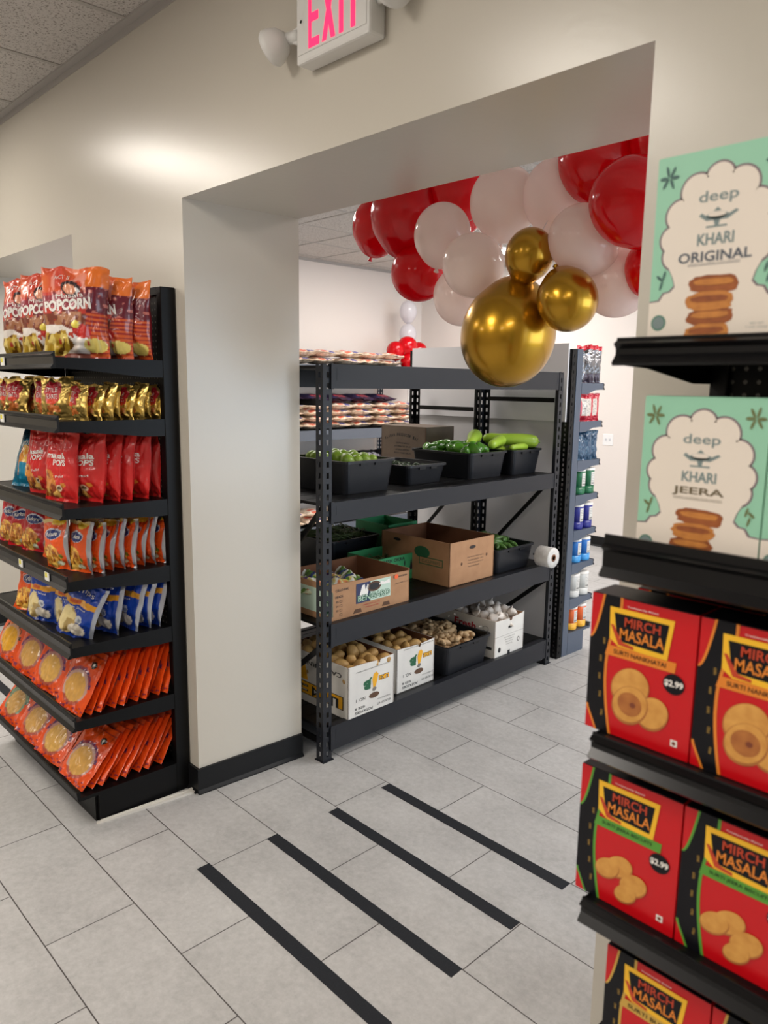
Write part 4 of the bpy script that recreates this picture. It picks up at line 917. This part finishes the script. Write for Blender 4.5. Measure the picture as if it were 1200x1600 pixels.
M_SACK = film('woven_sack', 0.5, 0.0)
RICE = [Pouch(0.335, 0.46, 0.082, d_rice(h), (), 0.006, s, 40, 44, mats=M_SACK) for s, h in ((81, (232, 206, 176)), (82, (228, 198, 170)), (83, (236, 212, 188)))]
DARK = Pouch(0.345, 0.46, 0.095, d_dark, (), 0.010, 84, 36, 40, mats=M_SACK)
BLKB = Pouch(0.36, 0.46, 0.11, d_black, (), 0.010, 85, 40, 44, mats=M_SACK)
rnd = random.Random(9)
def sack_rows(z0, layers, cols, grp, where, pro, name='rice_bag', cat='rice bag', y0=4.98, pitch=0.345, dz=0.071, x=-6.60):
    for L in range(layers):
        for c in range(cols):
            P = pro[(L + c) % len(pro)]
            P.place(name, '%s, %s sack from the rack end, %s layer up' % (where, ORD[c], ORD[L]), cat, (x + rnd.uniform(-0.02, 0.015), y0 + pitch * c + rnd.uniform(-0.02, 0.02) + (0.05 if L % 2 else 0), z0 + dz * L + 0.047), PI / 2 + rnd.uniform(-0.08, 0.08), R(90 + rnd.uniform(-2, 2)), grp)
sack_rows(2.00, 2, 5, 'rice bags on top of the far rack', 'tan rice bag on the rack top', RICE, y0=5.12, dz=0.085)
sack_rows(1.285, 4, 6, 'rice bags on the eye level shelf', 'tan rice bag at eye level', RICE)
for c in range(5):
    DARK.place('grain_bag', 'dark red and blue grain bag on the rice rack, %s behind the tan sacks' % ORD[c], 'grain bag', (-6.66 + 0.01 * (c % 2), 5.03 + 0.345 * c, 1.285 + 0.071 * 4 + 0.05), PI / 2, R(87), 'dark grain bags on the rice rack')
for c in range(5):
    for L in range(2):
        BLKB.place('grain_bag', 'black grain bag with white print, %s along its shelf, %s layer up' % (ORD[c], ORD[L]), 'grain bag', (-6.60, 5.06 + 0.37 * c, 0.80 + 0.09 * L + 0.055), PI / 2 + 0.04 * (c % 2), R(89), 'black grain bags on the rice rack')
sack_rows(0.2, 2, 5, 'rice bags on the lowest shelf of the far rack', 'tan rice bag on the lowest shelf', RICE, dz=0.085)

# ================================================================== CANISTER GONDOLA AND WHITE BOARDS
CZ = [0.385, 0.628, 0.855, 1.092, 1.32, 1.575, 1.82]
M_GOND = mat('black_steel_blue_glare', (74, 84, 100), 0.34)  # black steel; the blue daylight glare on it is put into the colour
gondola('narrow dark gondola end with canisters and pouches past the produce rack', (-2.68, 4.24, 0), 1.30, 0.33, 2.035, CZ, rz=PI, mt=M_GOND, lip=0.004, base=0.155, back=M_PANEL)
m = MB()
for x in (-2.735,):
    slotted(m, x, 4.183, x + 0.052, 4.183, 0.0, 2.03, 0.36, 0.6, 0.032, 0.018); slotted(m, x + 0.052, 4.183, x + 0.052, 4.235, 0, 2.03, 0.4, 0.55, 0.05, 0.02)
t = thing('wall_board', 'tall white panel board standing behind the produce rack', 'panel board', (0, 0, 0))
b = MB(); b.box(-4.02, 4.20, 0.10, -2.80, 4.215, 1.585); b.build('lower_board', mat('grey_white_board', (206, 205, 207), 0.5), t)
b = MB(); b.box(-4.06, 4.165, 1.578, -2.70, 4.18, 2.066); b.build('upper_board', M_PANEL, t)
b = MB(); b.box(-4.10, 4.182, 0.0, -4.055, 4.23, 2.05); b.build('side_post', M_BLK, t)
m.build('slotted_post', M_BLK, t)
def canister(label, x, y, z, body, low, r, h, cat='canister', grp=None):
    t = thing('canister', label, cat, (x, y, z), 0.35, grp)
    m = MB(); m.lathe([(r * 0.95, 0), (r, 0.004), (r, h * 0.30)], 0 if low is None else 1, 32); m.lathe([(r, h * 0.30), (r, h * 0.93), (r * 0.97, h * 0.94)], 0, 32); m.build('can_body', [body, low or body], t)
    m = MB(); m.lathe([(r * 1.02, h * 0.92), (r * 1.03, h * 0.93), (r * 1.03, h), (r * 0.98, h + 0.003)], 0, 32); m.build('lid', M_INKW, t)
    m = MB(); R1 = r + 0.0008; vs = []; n = 8; a0, a1 = -0.75, 0.1
    for k in range(n + 1):
        a = a0 + (a1 - a0) * k / n; vs += [(R1 * math.cos(a), R1 * math.sin(a), h * 0.34), (R1 * math.cos(a), R1 * math.sin(a), h * 0.86)]
    m.add(vs, [(2 * k, 2 * k + 2, 2 * k + 3, 2 * k + 1) for k in range(n)], 0)
    for q in range(7):
        zz = h * (0.38 + 0.065 * q) ; vs = []
        for k in range(n + 1):
            a = a0 + 0.08 + (a1 - a0 - 0.16) * k / n; vs += [((R1 + 0.0006) * math.cos(a), (R1 + 0.0006) * math.sin(a), zz), ((R1 + 0.0006) * math.cos(a), (R1 + 0.0006) * math.sin(a), zz + (0.008 if q == 0 else 0.0018))]
        m.add(vs, [(2 * k, 2 * k + 2, 2 * k + 3, 2 * k + 1) for k in range(n)], 1)
    m.build('nutrition_label', [mat('label_paper', (214, 212, 206), 0.6), M_INKGY], t)
cans = [(3, 'green', (26, 104, 66), None, 0.050, 0.168), (2, 'navy blue', (28, 34, 128), None, 0.050, 0.168), (1, 'light blue', (30, 110, 190), (60, 150, 215), 0.048, 0.158), (0, 'white', (206, 206, 202), None, 0.050, 0.158), (-1, 'orange and yellow', (232, 108, 50), (236, 176, 50), 0.047, 0.160)]
for k, nm, c0, c1, r, h in cans:
    z = CZ[k] if k >= 0 else 0.155
    for j, w in ((0, 'nearer the rack'), (1, 'nearer the back wall')):
        canister('%s canister with a label panel, %s on its shelf' % (nm, w), -2.735, 4.405 + 0.112 * j, z + 0.001, mat('can_' + nm.replace(' ', '_'), c0, 0.3), mat('can_low_' + nm.replace(' ', '_'), c1, 0.3) if c1 else None, r, h, 'canister', nm + ' canisters')
def d_foil(U, V, side):
    a = Art(U, V, (150, 148, 150), 0.85); a.mix(vnoise(U * 3, V * 4, 3) * 0.7, (50, 50, 56)); a.p(V > 0.88, (206, 24, 44)); a.c[V > 0.88, 3] = 0.0; a.p((V < 0.25) & (np.abs(U) < 0.6), (72, 60, 74)); return a
def d_red2(U, V, side):
    a = Art(U, V, (190, 24, 48)); a.p((np.abs(U - 0.1) < 0.62) & (V > 0.2) & (V < 0.82), (208, 200, 190)); a.speck((np.abs(U - 0.1) < 0.5) & (V > 0.3) & (V < 0.78), (150, 144, 140), 8, 30, 0.55, 2); return a
def d_navy(U, V, side):
    a = Art(U, V, (34, 66, 96)); a.speck(np.ones_like(U, bool), (58, 92, 118), 16, 30, 0.55, 2); return a
FO = Pouch(0.15, 0.25, 0.05, d_foil, (), 0.012, 91, 40, 50, mats=film('foil_film', 0.22, 0.3)); RP = Pouch(0.16, 0.185, 0.05, d_red2, (), 0.008, 92, 40, 48); NV = Pouch(0.17, 0.20, 0.055, d_navy, (), 0.012, 93, 40, 48)
for P, k, name, what, cat, a in ((FO, 6, 'foil_pouch', 'silver foil pouch with red header', 'pouch', 78), (RP, 5, 'spice_pouch', 'red pouch with a pale label', 'pouch', 76), (NV, 4, 'woven_pouch', 'navy woven pouch', 'pouch', 74)):
    for j, w in ((0, 'nearer the rack'), (1, 'nearer the back wall')):
        P.place(name, '%s on the canister gondola, %s' % (what, w), cat, (-2.705 - 0.02 * j, 4.39 + 0.105 * j, CZ[k] + 0.001), R(a), R(2), what + ' pair')

# ================================================================== BALLOONS
def balloon_mat(name, rgb, rough, trans, metal=0.0, coat=0.5):
    if name in MATS: return MATS[name]
    m = mat(name, rgb, rough, metal, coat=coat); nt = m.node_tree; N = nt.nodes
    if trans:
        b = N['Principled BSDF']; t = N.new('ShaderNodeBsdfTranslucent'); t.inputs['Color'].default_value = L4(rgb)
        mx = N.new('ShaderNodeMixShader'); mx.inputs[0].default_value = trans
        nt.links.new(b.outputs[0], mx.inputs[1]); nt.links.new(t.outputs[0], mx.inputs[2]); nt.links.new(mx.outputs[0], N['Material Output'].inputs['Surface'])
    return m
MB_RED = balloon_mat('red_latex', (220, 4, 24), 0.14, 0.45); MB_WHT = balloon_mat('white_latex', (246, 232, 226), 0.16, 0.5); MB_GLD = balloon_mat('gold_chrome_latex', (178, 134, 34), 0.27, 0.0, 0.9, 0.25)
MB_PRL = balloon_mat('clear_white_latex', (236, 234, 238), 0.12, 0.5)
def balloon(label, x, y, z, r, mt, tall=1.12, tilt=(0, 0, 0), grp=None):
    t = thing('balloon', label, 'balloon', (x, y, z), 0, grp, rot=tilt)
    prof = []
    for k in range(1, 40):
        a = PI * k / 40; zz = -math.cos(a); rr = math.sin(a) * (1 + 0.03 * zz)
        low = max(0.0, -zz - 0.55) / 0.45
        prof.append((r * rr * (1 - 0.10 * low * (1 - low) * 2), r * tall * zz * (1.0 + 0.06 * low)))
    m = MB(); m.lathe([(0.004, -r * tall * 1.075)] + prof + [(0.002, r * tall * 0.999)], 0, 64); m.build('skin', mt, t)
    m = MB(); b = -r * tall * 1.065; m.lathe([(0.006, b + 0.01), (0.004, b), (0.008, b - 0.004), (0.006, b - 0.008), (0.011, b - 0.018), (0.012, b - 0.02)], 0, 16); m.build('knot', mt, t)
G1, G2, G3 = 'gold balloons of the garland', 'white balloons of the garland', 'red balloons of the garland'
d_ = math.radians
balloon('largest gold chrome balloon hanging lowest in the doorway garland', -1.867, 2.45, 2.002, 0.184, MB_GLD, 1.14, (d_(8), d_(-172), 0), G1)
balloon('smallest gold chrome balloon, topmost of the three gold ones', -1.761, 2.42, 2.28, 0.090, MB_GLD, 1.12, (0, d_(20), 0), G1)
balloon('middle sized gold chrome balloon beside the largest one', -1.587, 2.42, 2.111, 0.108, MB_GLD, 1.10, (d_(10), d_(150), 0), G1)
for (x, y, z, r, tl, tt, lb) in [(-2.274, 2.50, 2.426, 0.120, 1.12, (0.3, 0.5, 0), 'white balloon touching the red cluster above the rice bags'), (-2.03, 2.60, 2.535, 0.138, 1.08, (0.2, 0.2, 0), 'white balloon tucked against the lintel over the big gold one'),
        (-2.062, 2.46, 2.275, 0.125, 1.07, (0.9, 0.6, 0), 'white balloon in front, between the gold and the red clusters'), (-2.265, 2.62, 2.186, 0.120, 1.10, (0.2, 2.6, 0), 'lowest white balloon, half hidden behind the big gold one'),
        (-1.802, 2.66, 2.53, 0.142, 1.08, (0.2, -0.3, 0), 'white balloon high up between the smallest gold and a red one'), (-1.582, 2.50, 2.322, 0.122, 1.08, (0.6, -0.6, 0), 'white balloon right above the middle sized gold one'),
        (-1.531, 2.66, 2.193, 0.128, 1.06, (0.2, 2.9, 0), 'white balloon behind the middle sized gold one')]:
    balloon(lb, x, y, z, r, MB_WHT, tl, tt, G2)
for (x, y, z, r, tl, tt, lb) in [(-2.935, 2.75, 2.583, 0.135, 1.08, (0.1, 0.5, 0), 'outermost red balloon of the garland beside the wall opening'), (-2.602, 2.62, 2.565, 0.172, 1.05, (0.1, 0.3, 0), 'big red balloon at the lintel next to the outermost one'),
        (-2.541, 2.64, 2.314, 0.130, 1.02, (0.5, 2.7, 0), 'lowest red balloon of the cluster above the rice bags'), (-2.42, 2.76, 2.63, 0.150, 1.05, (0.1, 0.2, 0), 'red balloon behind the upper white ones, by the lintel'),
        (-1.60, 2.62, 2.62, 0.155, 1.06, (0.2, -0.3, 0), 'big red balloon at the lintel above the gold ones'), (-1.365, 2.45, 2.41, 0.142, 1.08, (0.4, -0.5, 0), 'red balloon in front at the doorway side with the biscuit boxes'),
        (-1.36, 2.62, 2.22, 0.105, 1.1, (0.1, 2.8, 0), 'small red balloon below, at the doorway side with the biscuit boxes'), (-1.34, 2.66, 2.64, 0.15, 1.05, (0.1, -0.4, 0), 'red balloon up behind the front one at the lintel')]:
    balloon(lb, x, y, z, r, MB_RED, tl, tt, G3)
t = thing('garland_cord', 'clear cord that ties the balloon garland to the lintel', 'cord', (-1.9, 2.5, 2.5))
m = MB(); m.tube([(-1.035, 0.25, 0.083), (-0.702, 0.12, 0.065), (-0.374, 0.0, -0.074), (-0.13, 0.10, 0.035), (0.098, 0.16, 0.03), (0.30, 0.12, 0.12), (0.535, -0.05, -0.09)], 0.0012, 0, 6)
m.tube([(0.033, -0.05, -0.498), (0.313, -0.08, -0.389), (0.139, -0.08, -0.22), (0.098, 0.16, 0.03)], 0.0012, 0, 6)
for q, y, z in ((-1.035, 0.25, 0.083), (-0.13, 0.10, 0.035), (0.30, 0.12, 0.12)): m.tube([(q, y, z), (q, y - 0.05, 0.3), (q, -0.345, 0.4)], 0.0012, 0, 6)
m.build('cord', mat('clear_cord', (210, 210, 210), 0.3), t)
# balloon column by the far corner
g_ = 'balloons of the far column'
balloon('upper pearly white balloon of the column behind the rice rack', -6.90, 6.99, 2.70, 0.108, MB_PRL, 1.30, (0, 0, 0), g_)
balloon('lower pearly white balloon of the column behind the rice rack', -6.90, 6.99, 2.42, 0.108, MB_PRL, 1.25, (0, 0, 0), g_)
for x, y, z, w in [(-6.72, 6.60, 2.20, 'towards the rice bags'), (-6.66, 6.74, 2.25, 'in the middle'), (-6.80, 7.08, 2.215, 'towards the corner'), (-6.62, 6.74, 2.065, 'lowest')]:
    balloon('small red balloon of the far column, ' + w, x, y, z, 0.112 if w != 'in the middle' else 0.125, MB_RED, 1.03, (0, 0, 0), g_)
t = thing('balloon_stand', 'stand of the balloon column with an orange sleeve', 'balloon stand', (-6.86, 6.98, 0))
MB().tube([(0, 0, 0.02), (0, 0, 2.3)], 0.012, 0, 10).build('pole', M_WPLAS, t)
MB().lathe([(0.17, 0), (0.17, 0.015), (0.02, 0.03)], 0, 24).build('foot', M_WPLAS, t)
MB().lathe([(0.07, 1.85), (0.09, 1.9), (0.09, 2.14), (0.06, 2.16)], 0, 24).build('sleeve', mat('orange_foil', (226, 110, 30), 0.4), t)

# ================================================================== BISCUIT GONDOLA IN FRONT
RS = [0.541, 0.868, 1.192, 1.522, 1.874]
gondola('black gondola shelving with biscuit boxes close to the camera', (-0.65, 1.567, 0), 0.95, 0.42, 2.17, RS, fence=3, lip=0.005)
M_MINT = mat('mint_card', (146, 200, 172), 0.45); M_CREAM = mat('cream_card', (226, 216, 204), 0.5); M_OUT = mat('mauve_line', (122, 104, 112), 0.5); M_LEAF = mat('leaf_ink', (62, 96, 92), 0.5); M_LEAF2 = mat('olive_ink', (104, 110, 66), 0.5)
M_DEEP = mat('slate_ink', (118, 134, 134), 0.5); M_FLAV = mat('dark_slate_ink', (82, 88, 98), 0.5); M_FLAV2 = mat('brown_ink', (104, 92, 70), 0.5); M_PST = mat('pastry_brown', (166, 92, 40), 0.6, noise=(60, (122, 62, 28), 0.3)); M_PST2 = mat('pastry_gold', (208, 138, 62), 0.6, noise=(60, (170, 104, 46), 0.3)); M_SEAL = mat('green_seal', (68, 124, 104), 0.5)
def khari_print(m, w, h, flav):
    lay = lambda q: (lambda a, b: (a * w, -0.0004 - 0.0003 * q, b * h))
    k = w / h
    lobes = [(0.5, 0.845, .105), (0.335, 0.79, .125), (0.665, 0.79, .125), (0.215, 0.675, .115), (0.785, 0.675, .115), (0.165, 0.55, .10), (0.835, 0.55, .10), (0.19, 0.46, 0.10), (0.81, 0.46, 0.10)]
    base = [(0.10, 0.52), (0.125, 0.42), (0.185, 0.34), (0.205, 0.29), (0.17, 0.262), (0.12, 0.255), (0.085, 0.215), (0, 0.21), (0, 0), (1, 0), (1, 0.21), (0.915, 0.215), (0.88, 0.255), (0.83, 0.262), (0.795, 0.29), (0.815, 0.34), (0.875, 0.42), (0.90, 0.52)]
    o = flav == 'ORIGINAL'
    for (x, y, r) in lobes: m.poly(ellp(x, y, r + 0.016, (r + 0.016) * k, 28), lay(0), 2)
    m.poly([(0.5 + (a - 0.5) * 1.035 if 0 < a < 1 else a, b + (0.008 if b > 0 else 0)) for a, b in base], lay(0.3), 2)
    for (x, y, r) in lobes: m.poly(ellp(x, y, r, r * k, 28), lay(1), 1)
    m.poly(base, lay(1.3), 1); m.poly([(0.10, 0.5), (0.90, 0.5), (0.88, 0.60), (0.80, 0.72), (0.70, 0.82), (0.55, 0.87), (0.45, 0.87), (0.30, 0.82), (0.20, 0.72), (0.12, 0.60)], lay(1.4), 1)
    L = lay(2.2); L3 = lay(3.2); L4_ = lay(4.2)
    m.text('deep', L, 0.5, 0.745, 0.30, 0.075, 5, 0, 0.012)
    m.poly([(0.36, 0.655), (0.42, 0.625), (0.58, 0.625), (0.66, 0.66), (0.64, 0.67), (0.57, 0.645), (0.43, 0.645), (0.38, 0.67)], L, 5); m.poly(ellp(0.5, 0.65, 0.085, 0.018), L, 5); m.poly(ellp(0.5, 0.655, 0.07, 0.012), L3, 1)
    m.poly([(0.47, 0.672), (0.53, 0.672), (0.5, 0.692)], L, 5); m.poly([(0.475, 0.628), (0.525, 0.628), (0.515, 0.598), (0.485, 0.598)], L, 5); m.poly(rct(0.42, 0.588, 0.58, 0.598), L, 5)
    m.text('KHARI', L, 0.5, 0.53, 0.28, 0.062, 5, 0, 0.03); fl = 6
    m.text(flav, L, 0.5, 0.44, 0.56 if o else 0.42, 0.056, fl, 0, 0.025); m.poly(rct(0.3, 0.393, 0.7, 0.3955), L, fl); m.text('CRISPY LAYERED PUFF PASTRY', L, 0.5, 0.403, 0.4, 0.008, fl)
    r = random.Random(3 if o else 5)
    for q, (y, ww, hh) in enumerate([(0.03, 0.34, 0.10), (0.115, 0.36, 0.095), (0.20, 0.36, 0.10), (0.29, 0.38, 0.10)]):
        x = 0.5 + r.uniform(-0.03, 0.03); pts = []
        for t_ in range(22):
            a = 2 * PI * t_ / 22; e = 1 + r.uniform(-0.07, 0.07); pts.append((x + ww / 2 * e * math.copysign(abs(math.cos(a)) ** 0.6, math.cos(a)), y + hh / 2 * e * math.copysign(abs(math.sin(a)) ** 0.8, math.sin(a)) + 0.03 * math.cos(a) * (0.4 - 0.2 * q)))
        m.poly(pts, L if q % 2 else L3, 7 if q % 2 else 8); m.poly([(x + (a - x) * 0.8, y + (b - y) * 0.35 + 0.012) for a, b in pts], L4_, 8 if q % 2 else 7)
    m.poly(ellp(0.09, 0.095, 0.062, 0.062 * k), L, 9); m.poly(ellp(0.09, 0.095, 0.05, 0.05 * k, 20), L3, 5); m.text('NET WT', L, 0.86, 0.07, 0.10, 0.01, 5); m.text('7 OZ (200g)', L, 0.86, 0.05, 0.16, 0.01, 5)
    for cx, cy, s in ((0.10, 0.885, 1), (0.90, 0.885, -1)):
        for a in (0, 55, 110, 180, 230, 300): m.poly(ellp(cx + s * 0.045 * math.cos(d_(a)), cy + 0.036 * math.sin(d_(a)), 0.034, 0.010, 10, d_(a) if s > 0 else PI - d_(a)), L, 10)
    for cx, cy, s in ((0.10, 0.33, 1), (0.90, 0.33, -1)):
        for a in (70, 250, 150): m.poly(ellp(cx + 0.03 * math.cos(d_(a)) * s, cy + 0.028 * math.sin(d_(a)), 0.03, 0.009, 10, d_(a)), L, 10)
def khari_box(label, x, z, w, h, flav, grp, d=0.07, y=1.168, rz=0.0):
    t = thing('pastry_box', label, 'pastry box', (x, y, z), rz, grp)
    m = MB(); m.box(0, 0, 0, w, d, h - 0.0015, 0); khari_print(m, w, h, flav)
    m.build('carton_body', [M_MINT, M_CREAM, M_OUT, M_MINT, M_MINT, M_DEEP, M_FLAV if flav == 'ORIGINAL' else M_FLAV2, M_PST, M_PST2, M_SEAL, M_LEAF if flav == 'ORIGINAL' else M_LEAF2], t)
    MB().box(0.001, 0.001, h - 0.0015, w - 0.001, d - 0.001, h).build('lid_flap', M_MINT, t)
for k in range(4):
    khari_box('mint green pastry box reading ORIGINAL, %s from the shelf end' % ORD[k], -0.612 + 0.2 * k, RS[4] + 0.001, 0.196, 0.274, 'ORIGINAL', 'original pastry boxes on the top shelf')
    khari_box('mint green pastry box reading JEERA, %s from the shelf end' % ORD[k], -0.607 + 0.198 * k, RS[3] + 0.001, 0.1955, 0.264, 'JEERA', 'jeera pastry boxes on the second shelf')
M_MR = mat('biscuit_red', (196, 4, 18), 0.35); M_MK = mat('biscuit_black', (14, 14, 20), 0.35, spec=0.25); M_MO = mat('biscuit_orange', (222, 130, 40), 0.4); M_MY = mat('biscuit_yellow', (240, 186, 40), 0.4); M_MG = mat('biscuit_green', (84, 150, 50), 0.4)
M_CK = mat('cookie', (222, 166, 84), 0.6, noise=(50, (194, 132, 58), 0.3)); M_CK2 = mat('cookie_top', (190, 122, 58), 0.6, noise=(40, (150, 84, 40), 0.3)); M_MY2 = mat('biscuit_gold', (200, 160, 70), 0.4)
def mirch_print(m, w, h, kind):
    lay = lambda q: (lambda a, b: (a * w, -0.0004 - 0.0003 * q, b * h)); k = w / h; acc = 2 if kind == 0 else (4 if kind == 1 else 9)
    def band(off):      # S-shaped band, left and right borders over height
        pass
    Lf = lambda v: 0.115 * max(0, (v - 0.68) / 0.32) ** 0.6 if v > 0.68 else (0.10 * max(0, (0.16 - v) / 0.16) if v < 0.16 else 0.0)
    Rt = lambda v: 0.285 if v > 0.93 else (0.285 - 0.12 * math.sin(PI / 2 * min(1, (0.93 - v) / 0.45)) if v > 0.42 else 0.165 + 0.075 * ((0.42 - v) / 0.42) ** 1.6)
    N_ = 40; vv = [i / N_ for i in range(N_ + 1)]
    L1 = lay(1)
    for i in range(N_):
        a, b = vv[i], vv[i + 1]
        m.poly([(Lf(a), a), (Rt(a), a), (Rt(b), b), (Lf(b), b)], L1, 1)
        m.poly([(Rt(a), a), (Rt(a) + 0.026, a), (Rt(b) + 0.026, b), (Rt(b), b)], L1, acc)
        if Lf(a) > 0.001 or Lf(b) > 0.001: m.poly([(Lf(a), a), (Lf(a) + 0.022, a), (Lf(b) + 0.022, b), (Lf(b), b)], lay(2), acc)
    for i in range(9): m.text('SNACK', lay(2), Rt(0.12 + 0.07 * i) - 0.045, 0.14 + 0.066 * i, 0.045, 0.022, 9, PI / 2 + 0.1 * (i - 4) * 0.2) if i % 2 == 0 else None
    L2, L3, L4_, L5 = lay(2.4), lay(3.4), lay(4.4), lay(5.4)
    m.text('Traditionally Baked', L2, 0.50, 0.945, 0.29, 0.014, 5, 0, 0.01)
    q = [(0.21, 0.905), (0.775, 0.905), (0.735, 0.665), (0.30, 0.675), (0.225, 0.72)]; m.poly([(0.19, 0.925), (0.80, 0.925), (0.755, 0.645), (0.29, 0.652), (0.20, 0.70)], L3, 3)
    m.poly([(0.235, 0.888), (0.755, 0.888), (0.718, 0.682), (0.33, 0.692), (0.265, 0.76)], L4_, 1); m.poly([(0.205, 0.80), (0.235, 0.80), (0.33, 0.69), (0.44, 0.676), (0.44, 0.655), (0.29, 0.665)], L4_, 10)
    m.text('MIRCH', L5, 0.51, 0.838, 0.34, 0.066, 10, 0, 0.015); m.text('MASALA', L5, 0.51, 0.750, 0.42, 0.080, 2, 0, 0.015)
    m.poly([(0.19, 0.648), (0.84, 0.648), (0.83, 0.575), (0.165, 0.575)], L3, acc); m.text(['SURTI NANKHATAI', 'SURTI JEERA BISCUITS', 'SURTI BUTTER'][kind], L4_, 0.50, 0.612, 0.50, 0.032, 1, 0, 0.02)
    m.poly(ellp(0.83, 0.50, 0.098, 0.098 * k * 0.95), L3, 1); m.text('$2.99', L4_, 0.83, 0.50, 0.17, 0.050, 5, 0, 0.03)
    if kind == 0: cs = [(0.43, 0.385, .19), (0.655, 0.255, .155), (0.44, 0.265, .18)]
    elif kind == 1: cs = [(0.45, 0.33, .14), (0.33, 0.28, .13), (0.60, 0.24, .14), (0.53, 0.15, .115)]
    else: cs = [(0.42, 0.36, .16), (0.60, 0.25, .15)]
    for i, (x, y, r) in enumerate(cs):
        L = lay(3 + 0.8 * i); m.poly(ellp(x, y - 0.008, r, r * k * (1.0 if kind == 0 else 0.8), 28, 0.3), L, 7); L = lay(3.4 + 0.8 * i); m.poly(ellp(x, y, r * 0.94, r * k * 0.92 * (1.0 if kind == 0 else 0.8), 28, 0.3), L, 6)
        if kind == 0 and i == 2: m.poly(ellp(x, y, r * 0.66, r * k * 0.62, 20), lay(3.8 + 0.8 * i), 7); m.poly(ellp(x + 0.03, y, 0.03, 0.02, 8), lay(4.2 + 0.8 * i), 8)
    m.poly(rct(0.84, 0.075, 0.90, 0.075 + 0.06 * k), L2, 5); m.poly(ellp(0.87, 0.075 + 0.03 * k, 0.018, 0.018 * k, 12), L3, 8)
def mirch_box(label, x, z, w, h, kind, grp, d=0.075, y=1.166):
    t = thing('biscuit_box', label, 'biscuit box', (x, y, z), 0, grp)
    m = MB(); m.box(0, 0, 0, w, d, h - 0.0015, 0); mirch_print(m, w, h, kind)
    m.build('carton_body', [M_MR, M_MK, M_MO, M_MY, M_MG, M_INKW, M_CK, M_CK2, mat('nut_brown', (120, 60, 36), 0.6), M_MY2, mat('chilli_orange', (190, 62, 30), 0.4)], t)
    MB().box(0.001, 0.001, h - 0.0015, w - 0.001, d - 0.001, h).build('lid_flap', M_MK, t)
for k in range(4):
    mirch_box('red biscuit box with orange banner, front row, %s from the shelf end' % ORD[k], -0.680 + 0.1945 * k, RS[2] + 0.001, 0.191, 0.251, 0, 'orange banner biscuit boxes')
    mirch_box('red biscuit box with green banner, front row, %s from the shelf end' % ORD[k], -0.680 + 0.1945 * k, RS[1] + 0.001, 0.191, 0.250, 1, 'green banner biscuit boxes')
    mirch_box('red biscuit box with yellow edging on the lowest visible shelf, %s from the end' % ORD[k], -0.606 + 0.1945 * k, RS[0] + 0.001, 0.191, 0.248, 2, 'yellow edged biscuit boxes')
    mirch_box('red biscuit box with orange banner, second row, %s from the shelf end' % ORD[k], -0.640 + 0.1945 * k, RS[2] + 0.001, 0.191, 0.251, 0, 'orange banner biscuit boxes', y=1.252)
